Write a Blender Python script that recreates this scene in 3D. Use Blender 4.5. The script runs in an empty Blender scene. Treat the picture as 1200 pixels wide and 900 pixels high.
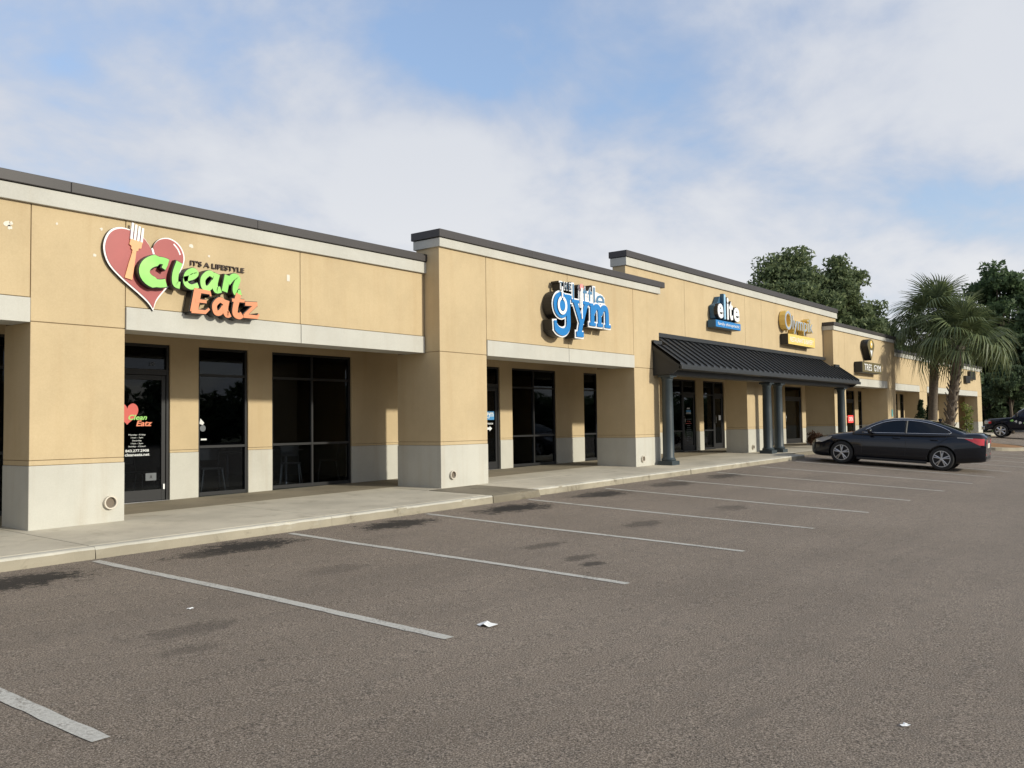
import bpy, bmesh, math, random
import numpy as np
from mathutils import Vector, Matrix

# ------------------------------------------------------------------ camera, sky, sun
sc = bpy.context.scene
col = sc.collection
CAMZ = 1.50127
cam = bpy.data.objects.new('camera', bpy.data.cameras.new('camera'))
col.objects.link(cam)
Rr, Ru, Rf = (0.615504, -0.788022, -0.013269), (-0.027088, -0.037978, 0.998911), (0.787668, 0.614474, 0.044721)
cam.matrix_world = Matrix(((Rr[0], Ru[0], -Rf[0], 0), (Rr[1], Ru[1], -Rf[1], 0), (Rr[2], Ru[2], -Rf[2], CAMZ), (0, 0, 0, 1)))
cam.data.sensor_width = 36.0
cam.data.lens = 31.5
cam.data.clip_start = 0.05
cam.data.clip_end = 5000
sc.camera = cam

SUN_EL = math.radians(21.5)
SUN_DX = 0.19                                     # sun stands a little to the right of the facade normal
sdir = Vector((SUN_DX, -1.0, 0)).normalized() * math.cos(SUN_EL) + Vector((0, 0, math.sin(SUN_EL)))
sun = bpy.data.objects.new('sun', bpy.data.lights.new('sun', 'SUN'))
col.objects.link(sun)
sun.data.energy = 3.9
sun.data.angle = math.radians(2.2)
sun.data.color = (1.0, 0.945, 0.80)
sun.rotation_euler = (-sdir).to_track_quat('-Z', 'Y').to_euler()

CLOUD_SCALE, CLOUD_OFF = 1.15, (3.4, 7.4, 0)
world = bpy.data.worlds.new('World')
sc.world = world
world.use_nodes = True


def build_world():
    nt = world.node_tree
    nt.nodes.clear()
    N, L = nt.nodes.new, nt.links.new
    out = N('ShaderNodeOutputWorld')
    bg = N('ShaderNodeBackground')
    bg.inputs['Strength'].default_value = 0.15
    sky = N('ShaderNodeTexSky')
    sky.sky_type = 'NISHITA'
    sky.sun_disc = False
    sky.sun_elevation = SUN_EL
    sky.sun_rotation = math.atan2(sdir.x, sdir.y)
    sky.air_density = 1.2
    sky.dust_density = 1.2
    sky.ozone_density = 2.5
    tc = N('ShaderNodeTexCoord')
    sep = N('ShaderNodeSeparateXYZ')
    L(tc.outputs['Generated'], sep.inputs[0])

    def math_(op, a, b=None, c=None):
        n = N('ShaderNodeMath'); n.operation = op
        for i, v in enumerate((a, b, c)):
            if v is None: continue
            if isinstance(v, (int, float)): n.inputs[i].default_value = v
            else: L(v, n.inputs[i])
        return n.outputs[0]
    zc = math_('MAXIMUM', sep.outputs[2], 0.0)
    zc = math_('ADD', zc, 0.40)
    px = math_('DIVIDE', sep.outputs[0], zc)
    py = math_('DIVIDE', sep.outputs[1], zc)
    comb = N('ShaderNodeCombineXYZ')
    L(px, comb.inputs[0]); L(py, comb.inputs[1])

    def noise(scale, detail, rough, off, dist=0.0, lac=2.0):
        mp = N('ShaderNodeMapping')
        mp.inputs['Location'].default_value = off
        L(comb.outputs[0], mp.inputs[0])
        n = N('ShaderNodeTexNoise')
        n.inputs['Scale'].default_value = scale
        n.inputs['Detail'].default_value = detail
        n.inputs['Roughness'].default_value = rough
        n.inputs['Distortion'].default_value = dist
        L(mp.outputs[0], n.inputs[0])
        return n.outputs[0]

    def ramp(v, a, b):
        n = N('ShaderNodeMapRange'); n.interpolation_type = 'SMOOTHSTEP'
        L(v, n.inputs[0]); n.inputs[1].default_value = a; n.inputs[2].default_value = b
        return n.outputs[0]
    big = noise(CLOUD_SCALE, 6, 0.52, CLOUD_OFF, 0.15)
    fine = noise(CLOUD_SCALE * 3.4, 8, 0.6, (1.3, 2.2, 4.0), 0.25)
    dens = math_('ADD', math_('MULTIPLY', big, 0.78), math_('MULTIPLY', fine, 0.22))
    cover = ramp(dens, 0.335, 0.525)
    hz = ramp(sep.outputs[2], 0.34, 0.04)
    cover = math_('MAXIMUM', cover, math_('ADD', math_('MULTIPLY', hz, 0.42), 0.40))     # thin veil, thicker towards the horizon
    shade = ramp(dens, 0.41, 0.57)
    shade = math_('ADD', math_('MULTIPLY', shade, 0.68), math_('MULTIPLY', hz, 0.32))
    cm = N('ShaderNodeMix'); cm.data_type = 'RGBA'
    cm.inputs[6].default_value = (2.85, 3.35, 4.4, 1)
    cm.inputs[7].default_value = (5.6, 5.66, 5.75, 1)
    L(shade, cm.inputs[0])
    mx = N('ShaderNodeMix'); mx.data_type = 'RGBA'
    L(cover, mx.inputs[0])
    gain = N('ShaderNodeMix'); gain.data_type = 'RGBA'; gain.blend_type = 'MULTIPLY'
    gain.inputs[0].default_value = 1.0
    gain.inputs[7].default_value = (1.3, 1.42, 1.55, 1)
    L(sky.outputs[0], gain.inputs[6])
    L(gain.outputs[2], mx.inputs[6]); L(cm.outputs[2], mx.inputs[7])
    L(mx.outputs[2], bg.inputs['Color'])
    L(bg.outputs[0], out.inputs[0])


build_world()
vs = sc.view_settings
vs.view_transform = 'Standard'
vs.look = 'None'
vs.exposure = 0.0
vs.gamma = 1.0
vs.use_curve_mapping = False

rng = random.Random(11)
npr = np.random.default_rng(5)
PI = math.pi

# ------------------------------------------------------------------ terrain functions (metres)
Y1, Y2, X0, S = 10.1576, 4.7313, 5.21256, 2.74      # parking stripes: kerb end, open end, first stripe, pitch
GY, GX, GXY = 0.0263166, 0.010668, 0.00167279
YK = 10.254                                          # kerb face


def gz(x, y):
    xc = min(max(x, -10.0), 32.0)
    yc = min(max(y, -4.0), 12.0)
    return GY * (yc - Y1) + GX * (xc - X0) + GXY * (xc - X0) * (yc - Y1)


def zs(x, y):
    return gz(x, YK) + 0.14 + 0.025 * (min(y, 12.3) - YK) + 0.004 * max(0, y - 12.3)


# ------------------------------------------------------------------ object helpers
LOC = {}


class MB:
    def __init__(s):
        s.v, s.f = [], []

    def add(s, vs_, fs):
        n = len(s.v)
        s.v += [tuple(p) for p in vs_]
        s.f += [tuple(i + n for i in f) for f in fs]
        return s

    def box(s, x0, x1, y0, y1, z0, z1):
        v = [(x0, y0, z0), (x1, y0, z0), (x1, y1, z0), (x0, y1, z0), (x0, y0, z1), (x1, y0, z1), (x1, y1, z1), (x0, y1, z1)]
        return s.add(v, [(0, 3, 2, 1), (4, 5, 6, 7), (0, 1, 5, 4), (1, 2, 6, 5), (2, 3, 7, 6), (3, 0, 4, 7)])

    def prism(s, poly, y0, y1):
        """polygon in x,z extruded from front y0 to back y1"""
        n = len(poly)
        a = sum(poly[i][0] * poly[(i + 1) % n][1] - poly[(i + 1) % n][0] * poly[i][1] for i in range(n))
        if a < 0: poly = poly[::-1]
        v = [(x, y0, z) for x, z in poly] + [(x, y1, z) for x, z in poly]
        return s.add(v, [tuple(range(n)), tuple(range(2 * n - 1, n - 1, -1))] + [(i + n, (i + 1) % n + n, (i + 1) % n, i) for i in range(n)])

    def tube(s, pts, rad, n=8, cap=True):
        pts = [Vector(p) for p in pts]
        if isinstance(rad, (int, float)): rad = [rad] * len(pts)
        rings = []
        ref = Vector((0.31, 0.17, 0.93)).normalized()
        for i, p in enumerate(pts):
            t = (pts[min(i + 1, len(pts) - 1)] - pts[max(i - 1, 0)]).normalized()
            a = t.cross(ref)
            if a.length < 1e-3: a = t.cross(Vector((1, 0, 0)))
            a.normalize(); b = t.cross(a)
            rings.append([p + (a * math.cos(2 * PI * k / n) + b * math.sin(2 * PI * k / n)) * rad[i] for k in range(n)])
        v = [q for r in rings for q in r]
        f = [(i * n + k, i * n + (k + 1) % n, (i + 1) * n + (k + 1) % n, (i + 1) * n + k) for i in range(len(pts) - 1) for k in range(n)]
        if cap:
            f += [tuple(range(n - 1, -1, -1)), tuple((len(pts) - 1) * n + k for k in range(n))]
        return s.add(v, f)

    def lathe(s, prof, c, n=20, axis='z', cap=True):
        v, f = [], []
        for r, h in prof:
            for k in range(n):
                a = 2 * PI * k / n
                q = (r * math.cos(a), r * math.sin(a), h)
                if axis == 'y': q = (q[0], q[2], q[1])
                if axis == 'x': q = (q[2], q[0], q[1])
                v.append((c[0] + q[0], c[1] + q[1], c[2] + q[2]))
        for i in range(len(prof) - 1):
            for k in range(n):
                f.append((i * n + k, i * n + (k + 1) % n, (i + 1) * n + (k + 1) % n, (i + 1) * n + k))
        if cap: f += [tuple(range(n - 1, -1, -1)), tuple((len(prof) - 1) * n + k for k in range(n))]
        return s.add(v, f)

    def stroke(s, pts, w, y0, y1):
        """ribbon letter stroke in x,z of width w (number or list), front y0, back y1"""
        pts = [Vector((p[0], p[1])) for p in pts]
        if isinstance(w, (int, float)): w = [w] * len(pts)
        Lp, Rp = [], []
        for i, p in enumerate(pts):
            t = pts[min(i + 1, len(pts) - 1)] - pts[max(i - 1, 0)]
            t.normalize()
            nrm = Vector((-t.y, t.x)) * w[i] * 0.5
            Lp.append(p + nrm); Rp.append(p - nrm)
        n = len(pts)
        v = [(q.x, y0, q.y) for q in Lp] + [(q.x, y0, q.y) for q in Rp] + [(q.x, y1, q.y) for q in Lp] + [(q.x, y1, q.y) for q in Rp]
        f = []
        for i in range(n - 1):
            f += [(n + i, n + i + 1, i + 1, i), (2 * n + i, 2 * n + i + 1, 3 * n + i + 1, 3 * n + i),
                  (i, i + 1, 2 * n + i + 1, 2 * n + i), (3 * n + i, 3 * n + i + 1, n + i + 1, n + i)]
        f += [(0, 2 * n, 3 * n, n), (n - 1, 2 * n - 1, 4 * n - 1, 3 * n - 1)]
        return s.add(v, f)

    def build(s, name, mat, parent=None, smooth=False, bevel=0.0, recalc=True):
        o_ = LOC.get(parent.name, (0, 0, 0)) if parent else (0, 0, 0)
        me = bpy.data.meshes.new(name)
        me.from_pydata([(p[0] - o_[0], p[1] - o_[1], p[2] - o_[2]) for p in s.v], [], s.f)
        if recalc:
            bm = bmesh.new(); bm.from_mesh(me)
            bmesh.ops.recalc_face_normals(bm, faces=bm.faces)
            bm.to_mesh(me); bm.free()
        if smooth:
            me.polygons.foreach_set('use_smooth', [True] * len(me.polygons))
        return link(name, me, mat, parent, bevel)


def link(name, me, mat, parent=None, bevel=0.0):
    ob = bpy.data.objects.new(name, me)
    if mat is not None and not me.materials: me.materials.append(mat)
    col.objects.link(ob)
    if parent:
        ob.parent = parent
        LOC[ob.name] = LOC.get(parent.name, (0, 0, 0))
    if bevel:
        m = ob.modifiers.new('bevel', 'BEVEL'); m.width = bevel; m.segments = 2; m.limit_method = 'ANGLE'
    return ob


def empty(name, loc, rz=0.0):
    o = bpy.data.objects.new(name, None)
    col.objects.link(o)
    o.location = loc; o.rotation_euler = (0, 0, rz)
    LOC[o.name] = tuple(loc) if rz == 0 else (0, 0, 0)
    return o


def tag(o, label=None, cat=None, group=None, kind=None):
    if label: o['label'] = label
    if cat: o['category'] = cat
    if group: o['group'] = group
    if kind: o['kind'] = kind
    return o


def crom(pts, n=8, closed=False):
    """Catmull-Rom through 2-D/3-D points"""
    P = [Vector(p) for p in pts]
    out = []
    m = len(P)
    for i in range(m if closed else m - 1):
        p0 = P[(i - 1) % m] if closed or i > 0 else P[0]
        p1, p2 = P[i % m], P[(i + 1) % m]
        p3 = P[(i + 2) % m] if closed or i + 2 < m else P[-1]
        for k in range(n):
            t = k / n
            out.append(0.5 * ((2 * p1) + (p2 - p0) * t + (2 * p0 - 5 * p1 + 4 * p2 - p3) * t * t + (3 * p1 - p0 - 3 * p2 + p3) * t ** 3))
    if not closed: out.append(P[-1])
    return out


def text_mb(s, x0, x1, z0, z1, y, depth=0.004, offset=0.0, shear=0.0, fit=True):
    """text laid in the x,z plane facing -y, fitted to a box"""
    cu = bpy.data.curves.new('txt', 'FONT')
    cu.body = s; cu.size = 1.0; cu.offset = offset; cu.shear = shear; cu.extrude = 0.5
    cu.resolution_u = 3
    ob = bpy.data.objects.new('txt', cu)
    col.objects.link(ob)
    dg = bpy.context.evaluated_depsgraph_get()
    me = bpy.data.meshes.new_from_object(ob.evaluated_get(dg))
    vs_ = np.array([v.co[:] for v in me.vertices]); fs = [tuple(p.vertices) for p in me.polygons]
    bpy.data.objects.remove(ob); bpy.data.curves.remove(cu); bpy.data.meshes.remove(me)
    mn, mx = vs_.min(0), vs_.max(0)
    q = (vs_ - mn) / np.maximum(mx - mn, 1e-6)
    m = MB()
    m.add([(x0 + a * (x1 - x0), y + (1 - c) * depth, z0 + b * (z1 - z0)) for a, b, c in q], fs)
    return m


# ------------------------------------------------------------------ materials
MATS = {}


class NT:
    def __init__(s, name):
        s.m = bpy.data.materials.new(name); s.m.use_nodes = True
        s.nt = s.m.node_tree
        s.b = s.nt.nodes['Principled BSDF']
        s.geo = None

    def N(s, t): return s.nt.nodes.new(t)

    def L(s, a, b): s.nt.links.new(a, b)

    def pos(s):
        if s.geo is None: s.geo = s.N('ShaderNodeNewGeometry')
        return s.geo.outputs['Position']

    def noise(s, scale, detail=4, rough=0.55, stretch=None, dist=0.0, vec=None):
        n = s.N('ShaderNodeTexNoise')
        n.inputs['Scale'].default_value = scale; n.inputs['Detail'].default_value = detail
        n.inputs['Roughness'].default_value = rough; n.inputs['Distortion'].default_value = dist
        v = vec or s.pos()
        if stretch:
            mp = s.N('ShaderNodeMapping'); mp.inputs['Scale'].default_value = stretch
            s.L(v, mp.inputs[0]); v = mp.outputs[0]
        s.L(v, n.inputs[0])
        return n.outputs[0]

    def math(s, op, a, b=None, c=None, clamp=False):
        n = s.N('ShaderNodeMath'); n.operation = op; n.use_clamp = clamp
        for i, v in enumerate((a, b, c)):
            if v is None: continue
            if isinstance(v, (int, float)): n.inputs[i].default_value = v
            else: s.L(v, n.inputs[i])
        return n.outputs[0]

    def ramp(s, v, a, b, lo=0.0, hi=1.0):
        n = s.N('ShaderNodeMapRange'); n.interpolation_type = 'SMOOTHSTEP'
        s.L(v, n.inputs[0])
        for i, q in enumerate((a, b, lo, hi)): n.inputs[i + 1].default_value = q
        return n.outputs[0]

    def mix(s, f, a, b, mode='MIX'):
        n = s.N('ShaderNodeMix'); n.data_type = 'RGBA'; n.blend_type = mode
        for i, v in ((0, f), (6, a), (7, b)):
            if isinstance(v, (int, float)): n.inputs[i].default_value = v
            elif isinstance(v, tuple): n.inputs[i].default_value = (*v[:3], 1)
            else: s.L(v, n.inputs[i])
        return n.outputs[2]

    def bump(s, h, strength=0.3, dist=0.01):
        n = s.N('ShaderNodeBump'); n.inputs['Strength'].default_value = strength; n.inputs['Distance'].default_value = dist
        s.L(h, n.inputs['Height']); s.L(n.outputs[0], s.b.inputs['Normal'])

    def set(s, **k):
        for a, v in k.items():
            i = s.b.inputs[a.replace('_', ' ')]
            if hasattr(v, 'is_linked') or hasattr(v, 'links'): s.L(v, i)
            else: i.default_value = (*v, 1) if isinstance(v, tuple) and len(v) == 3 else v


def plain(name, c, rough=0.5, metal=0.0, var=0.06, vscale=3.0, **k):
    if name in MATS: return MATS[name]
    t = NT(name)
    nz = t.noise(vscale, 5)
    lo = tuple(x * (1 - var * 2) for x in c); hi = tuple(min(1, x * (1 + var * 2)) for x in c)
    t.L(t.mix(nz, lo, hi), t.b.inputs['Base Color'])
    t.set(Roughness=rough, Metallic=metal, **k)
    MATS[name] = t.m
    return t.m


def stucco(name, c, dirt=(0.30, 0.26, 0.2), streak=0.34, rough=0.9):
    t = NT(name)
    big = t.noise(0.9, 7, 0.66)
    base = t.mix(t.ramp(big, 0.3, 0.7), tuple(x * 0.93 for x in c), tuple(x * 1.045 for x in c))
    st = t.ramp(t.noise(1.0, 6, 0.65, stretch=(4.0, 4.0, 0.30)), 0.46, 0.78)
    base = t.mix(t.math('MULTIPLY', st, streak), base, tuple(a * b * 1.6 for a, b in zip(c, (0.52, 0.47, 0.42))))
    fine = t.noise(55, 3, 0.6)
    base = t.mix(0.22, base, t.mix(fine, (0.1, 0.1, 0.1), (0.9, 0.9, 0.9)), 'SOFT_LIGHT')
    t.L(base, t.b.inputs['Base Color'])
    t.set(Roughness=rough, Specular_IOR_Level=0.25)
    t.bump(t.noise(120, 4, 0.7), 0.35, 0.004)
    return t.m


M_TAN = stucco('tan_stucco', (0.50, 0.392, 0.24))
M_JOINTSHADE = stucco('shaded_joint_stucco', (0.27, 0.20, 0.12))  # same tan stucco, darkened to paint in the shade inside the joints
M_WHITE = stucco('white_stucco', (0.485, 0.472, 0.418), streak=0.5)
M_BAND = stucco('band_stucco', (0.485, 0.475, 0.43), streak=0.25)
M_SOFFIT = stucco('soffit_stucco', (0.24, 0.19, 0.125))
M_COPE = plain('coping_metal', (0.043, 0.038, 0.038), 0.55, 0.0, 0.15, 1.2)
M_FRAME = plain('bronze_frame', (0.010, 0.010, 0.011), 0.5, 0.0)
M_ROOFM = plain('canopy_metal', (0.016, 0.018, 0.020), 0.5, 0.0, 0.2, 1.5)
M_COLUMN = plain('column_paint', (0.024, 0.036, 0.043), 0.5, 0.0, 0.12, 4)
M_ROOF = plain('flat_roof', (0.3, 0.3, 0.29), 0.9)
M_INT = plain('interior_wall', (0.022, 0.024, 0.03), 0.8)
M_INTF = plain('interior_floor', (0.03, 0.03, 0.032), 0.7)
M_PVC = plain('pvc_pipe', (0.55, 0.50, 0.42), 0.6, 0, 0.15, 12)
M_PVCIN = plain('pipe_inside', (0.16, 0.13, 0.10), 0.9)
M_BLACK = plain('black_paint', (0.012, 0.012, 0.013), 0.45)
M_SIGNW = plain('sign_white', (0.80, 0.80, 0.80), 0.45, 0, 0.02)
M_CHROME = plain('chrome', (0.7, 0.7, 0.72), 0.18, 1.0, 0.03)
M_STEEL = plain('brushed_steel', (0.45, 0.45, 0.46), 0.3, 1.0)


def glass(name, tint, ior=1.42):
    t = NT(name)
    t.nt.nodes.remove(t.b)
    out = t.nt.nodes['Material Output']
    tr = t.N('ShaderNodeBsdfTransparent'); tr.inputs[0].default_value = (*tint, 1)
    gl = t.N('ShaderNodeBsdfGlossy'); gl.inputs['Roughness'].default_value = 0.015
    gl.inputs[0].default_value = (0.9, 0.95, 1, 1)
    fr = t.N('ShaderNodeFresnel'); fr.inputs[0].default_value = ior
    nz = t.noise(1.6, 2)
    bp = t.N('ShaderNodeBump'); bp.inputs['Strength'].default_value = 0.02; bp.inputs['Distance'].default_value = 0.02
    t.L(nz, bp.inputs['Height']); t.L(bp.outputs[0], gl.inputs['Normal'])
    mx = t.N('ShaderNodeMixShader')
    t.L(fr.outputs[0], mx.inputs[0]); t.L(tr.outputs[0], mx.inputs[1]); t.L(gl.outputs[0], mx.inputs[2])
    t.L(mx.outputs[0], out.inputs[0])
    return t.m


M_GLASS = glass('tinted_glass', (0.46, 0.49, 0.53), 1.33)
M_CARGLASS = glass('car_glass', (0.05, 0.055, 0.06), 1.5)


def asphalt():
    t = NT('asphalt')
    p = t.pos()
    fine = t.noise(86, 4, 0.8)
    mid = t.noise(7, 5, 0.6)
    big = t.noise(0.35, 6, 0.6)
    c = t.mix(t.ramp(big, 0.32, 0.68), (0.202, 0.162, 0.124), (0.247, 0.200, 0.156))
    c = t.mix(t.math('MULTIPLY', t.ramp(mid, 0.42, 0.75), 0.35), c, (0.105, 0.094, 0.08))
    c = t.mix(t.ramp(fine, 0.50, 0.38, 0, 0.95), c, (0.040, 0.033, 0.028))
    c = t.mix(t.ramp(fine, 0.51, 0.63, 0, 0.95), c, (0.46, 0.385, 0.318))
    # pale stone chips in the surface
    vo = t.N('ShaderNodeTexVoronoi'); vo.inputs['Scale'].default_value = 26
    t.L(p, vo.inputs['Vector'])
    chip = t.math('MULTIPLY', t.ramp(vo.outputs['Distance'], 0.17, 0.09), t.ramp(t.noise(19, 2), 0.50, 0.58))
    c = t.mix(t.math('MULTIPLY', chip, 0.75), c, (0.42, 0.39, 0.34))
    # oil drips where engines have stood in the bays
    sx = t.N('ShaderNodeSeparateXYZ'); t.L(p, sx.inputs[0])
    wob = t.math('SUBTRACT', t.noise(2.6, 7, 0.7), 0.5)
    wob2 = t.math('SUBTRACT', t.noise(17.0, 6, 0.8), 0.5)
    wsum = t.math('ADD', t.math('MULTIPLY', wob, 2.4), t.math('MULTIPLY', wob2, 2.6))
    wsum = t.math('SUBTRACT', wsum, 0.18)
    tot = None
    for (cx, cy, rx, ry, amp) in ((3.95, 9.58, .95, .40, .97), (6.95, 9.70, .80, .36, .95), (6.3, 9.60, .6, .25, .7), (9.6, 9.66, .75, .34, .92), (12.3, 9.52, .9, .38, .97), (15.25, 9.62, .85, .36, .9),
                                  (18.1, 9.6, .8, .32, .7), (20.9, 9.6, .8, .3, .7), (4.1, 6.5, .42, .22, .38), (3.75, 5.95, .24, .12, .36), (9.4, 6.85, .45, .16, .5), (8.9, 6.0, .36, .12, .55), (8.7, 5.65, .2, .1, .75),
                                  (6.6, 7.6, .4, .22, .25), (12.1, 6.9, .5, .2, .5), (15.0, 6.8, .5, .25, .45)):
        a = t.math('MULTIPLY', t.math('SUBTRACT', sx.outputs[0], cx), 1 / rx)
        b = t.math('MULTIPLY', t.math('SUBTRACT', sx.outputs[1], cy), 1 / ry)
        d = t.math('ADD', t.math('SQRT', t.math('ADD', t.math('MULTIPLY', a, a), t.math('MULTIPLY', b, b))), wsum)
        q = t.ramp(d, 1.0, 0.45, 0.0, amp)
        tot = q if tot is None else t.math('MAXIMUM', tot, q)
    c = t.mix(tot, c, (0.022, 0.019, 0.017))
    spots = t.N('ShaderNodeTexVoronoi'); spots.inputs['Scale'].default_value = 2.2
    t.L(p, spots.inputs['Vector'])
    sp = t.math('MULTIPLY', t.ramp(spots.outputs['Distance'], 0.075, 0.045), t.ramp(t.noise(1.1, 2), 0.50, 0.58))
    c = t.mix(t.math('MULTIPLY', sp, 0.6), c, (0.03, 0.027, 0.024))
    lane = t.ramp(t.noise(0.8, 5, 0.6, stretch=(0.18, 1.0, 1)), 0.42, 0.66, 0, 0.20)
    c = t.mix(lane, c, (0.11, 0.093, 0.077))
    scuff = t.math('MULTIPLY', t.ramp(t.noise(1.3, 6, 0.7, stretch=(0.5, 1.6, 1)), 0.60, 0.76), 0.35)
    c = t.mix(scuff, c, (0.07, 0.064, 0.056))
    t.L(c, t.b.inputs['Base Color'])
    t.set(Roughness=0.86, Specular_IOR_Level=0.3)
    h = t.math('ADD', t.math('MULTIPLY', fine, 0.7), t.math('MULTIPLY', t.noise(240, 2), 0.3))
    t.bump(h, 0.9, 0.016)
    return t.m


def concrete(name, c, dirt, spots=0.5):
    t = NT(name)
    b = t.mix(t.ramp(t.noise(0.9, 6, 0.62), 0.3, 0.7), tuple(x * 0.84 for x in c), tuple(x * 1.08 for x in c))
    d = t.ramp(t.noise(2.3, 8, 0.7, dist=0.4), 0.52, 0.74)
    b = t.mix(t.math('MULTIPLY', d, spots), b, dirt)
    f = t.noise(90, 3, 0.7)
    b = t.mix(t.ramp(f, 0.42, 0.3, 0, 0.4), b, tuple(x * 0.55 for x in c))
    b = t.mix(t.ramp(f, 0.6, 0.72, 0, 0.35), b, tuple(min(1, x * 1.5) for x in c))
    t.L(b, t.b.inputs['Base Color'])
    t.set(Roughness=0.85, Specular_IOR_Level=0.3)
    t.bump(f, 0.3, 0.005)
    return t.m


M_ASPH = asphalt()
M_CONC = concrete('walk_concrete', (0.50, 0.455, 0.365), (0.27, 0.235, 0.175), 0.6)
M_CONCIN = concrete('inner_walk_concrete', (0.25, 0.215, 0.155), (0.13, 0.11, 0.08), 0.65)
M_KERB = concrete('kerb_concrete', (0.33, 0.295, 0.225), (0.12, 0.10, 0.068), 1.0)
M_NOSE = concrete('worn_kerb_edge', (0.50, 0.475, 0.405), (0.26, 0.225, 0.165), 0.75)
M_RAMP = concrete('stained_concrete', (0.20, 0.175, 0.13), (0.08, 0.07, 0.05), 0.9)


def linepaint():
    t = NT('line_paint')
    c = t.mix(t.noise(6, 5), (0.43, 0.42, 0.38), (0.57, 0.55, 0.50))
    w = t.ramp(t.noise(46, 6, 0.8), 0.46, 0.58)
    w2 = t.ramp(t.noise(3.0, 5, 0.7), 0.44, 0.66, 0.30, 1.0)
    c = t.mix(t.math('MULTIPLY', w, w2), c, (0.15, 0.13, 0.105))
    t.L(c, t.b.inputs['Base Color'])
    t.set(Roughness=0.75, Specular_IOR_Level=0.3)
    t.bump(t.noise(95, 3, 0.7), 0.5, 0.008)
    return t.m


M_LINE = linepaint()


def foliage(name, dark, light, rough=0.6, trans=0.42):
    t = NT(name)
    g = t.N('ShaderNodeNewGeometry')
    f = t.math('ADD', t.math('MULTIPLY', g.outputs['Random Per Island'], 0.55), t.math('MULTIPLY', t.noise(0.6, 4), 0.45))
    c = t.mix(t.ramp(f, 0.15, 0.85), dark, light)
    t.L(c, t.b.inputs['Base Color'])
    t.set(Roughness=rough, Specular_IOR_Level=0.25)
    out = t.nt.nodes['Material Output']
    tl = t.N('ShaderNodeBsdfTranslucent'); t.L(c, tl.inputs[0])
    mx = t.N('ShaderNodeMixShader'); mx.inputs[0].default_value = trans
    t.L(t.b.outputs[0], mx.inputs[1]); t.L(tl.outputs[0], mx.inputs[2]); t.L(mx.outputs[0], out.inputs[0])
    return t.m


M_OAK = foliage('oak_leaves', (0.085, 0.12, 0.057), (0.215, 0.255, 0.12))
M_WOOD1 = foliage('wood_leaves', (0.055, 0.085, 0.045), (0.12, 0.165, 0.08))
M_PINE = foliage('pine_needles', (0.050, 0.085, 0.04), (0.11, 0.16, 0.07))
M_PALM = foliage('palm_leaf', (0.070, 0.098, 0.045), (0.165, 0.195, 0.085), 0.45, 0.25)
M_PALMDRY = foliage('palm_leaf_dry', (0.13, 0.12, 0.045), (0.26, 0.22, 0.09), 0.6, 0.25)
M_SHRUB = foliage('shrub_leaves', (0.018, 0.035, 0.018), (0.040, 0.070, 0.030))
M_FERN = foliage('yellow_leaves', (0.10, 0.13, 0.03), (0.22, 0.25, 0.07))
M_BARK = plain('bark', (0.10, 0.078, 0.055), 0.9, 0, 0.3, 9)
M_PALMBARK = plain('palm_bark', (0.13, 0.105, 0.08), 0.9, 0, 0.35, 14)
M_MULCH = concrete('pine_straw', (0.30, 0.16, 0.07), (0.12, 0.07, 0.035), 0.8)
M_GRASS = foliage('far_grass', (0.05, 0.07, 0.025), (0.09, 0.11, 0.04), 0.9, 0.0)

# ------------------------------------------------------------------ ground
def sheet(name, xs, ys, zf, mat, parent=None):
    v = [(x, y, zf(x, y)) for y in ys for x in xs]
    n = len(xs)
    f = [(j * n + i, j * n + i + 1, (j + 1) * n + i + 1, (j + 1) * n + i) for j in range(len(ys) - 1) for i in range(n - 1)]
    m = MB(); m.add(v, f)
    return m.build(name, mat, parent, smooth=True, recalc=False)


xs = [-60, -40, -25, -16] + [-10 + i for i in range(43)] + [34, 38, 44, 52, 62, 74, 88, 104, 120]
ys = [-90, -60, -40, -25, -14, -8] + [-4 + 0.8 * i for i in range(19)] + [10.9]
lot = sheet('parking_lot', xs, ys, gz, M_ASPH)
tag(lot, kind='structure')
gxs = [-1500, -600, -200, -60, 0, 60, 130, 300, 700, 1500]
ground = sheet('ground', gxs, gxs, lambda x, y: -0.85 if abs(x) < 2000 and y < 11 else -0.4, M_GRASS)
tag(ground, kind='structure')
far_lot = sheet('side_road', [69.5, 80, 95, 120], [10.6, 16, 24, 34], lambda x, y: gz(x, min(y, 12)) - 0.006, M_ASPH)
tag(far_lot, kind='structure')

for k in range(-2, 15):
    if k in (14,): continue
    xc = X0 + k * S
    r2 = random.Random(100 + k)
    n = 48
    v, f = [], []
    y0 = Y2 + r2.uniform(-0.05, 0.05); y1 = Y1 - 0.02 + r2.uniform(-0.03, 0.03)
    for i in range(n + 1):
        y = y0 + (y1 - y0) * i / n
        wv = 0.018 * math.sin(y * 1.1 + k)
        for sgn in (-1, 1):
            x = xc + wv + sgn * (0.055 + r2.uniform(-0.006, 0.006))
            if i in (0, n): x = xc + wv + sgn * 0.05
            v.append((x, y + (r2.uniform(-0.012, 0.012) if i in (0, n) else 0), gz(x, y) + 0.005))
    for i in range(n): f.append((2 * i, 2 * i + 1, 2 * i + 3, 2 * i + 2))
    m = MB(); m.add(v, f); m.build('parking_line', M_LINE, lot, recalc=False)

# sidewalk: slabs in two rows, kerb stones with a rounded nose
walk = MB()
walk.add([(-6, 10.5, -0.3), (69, 10.5, -0.3), (69, 14.8, -0.3), (-6, 14.8, -0.3)], [(0, 1, 2, 3)])
walk = walk.build('sidewalk', M_RAMP, None)
tag(walk, kind='structure')


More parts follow.
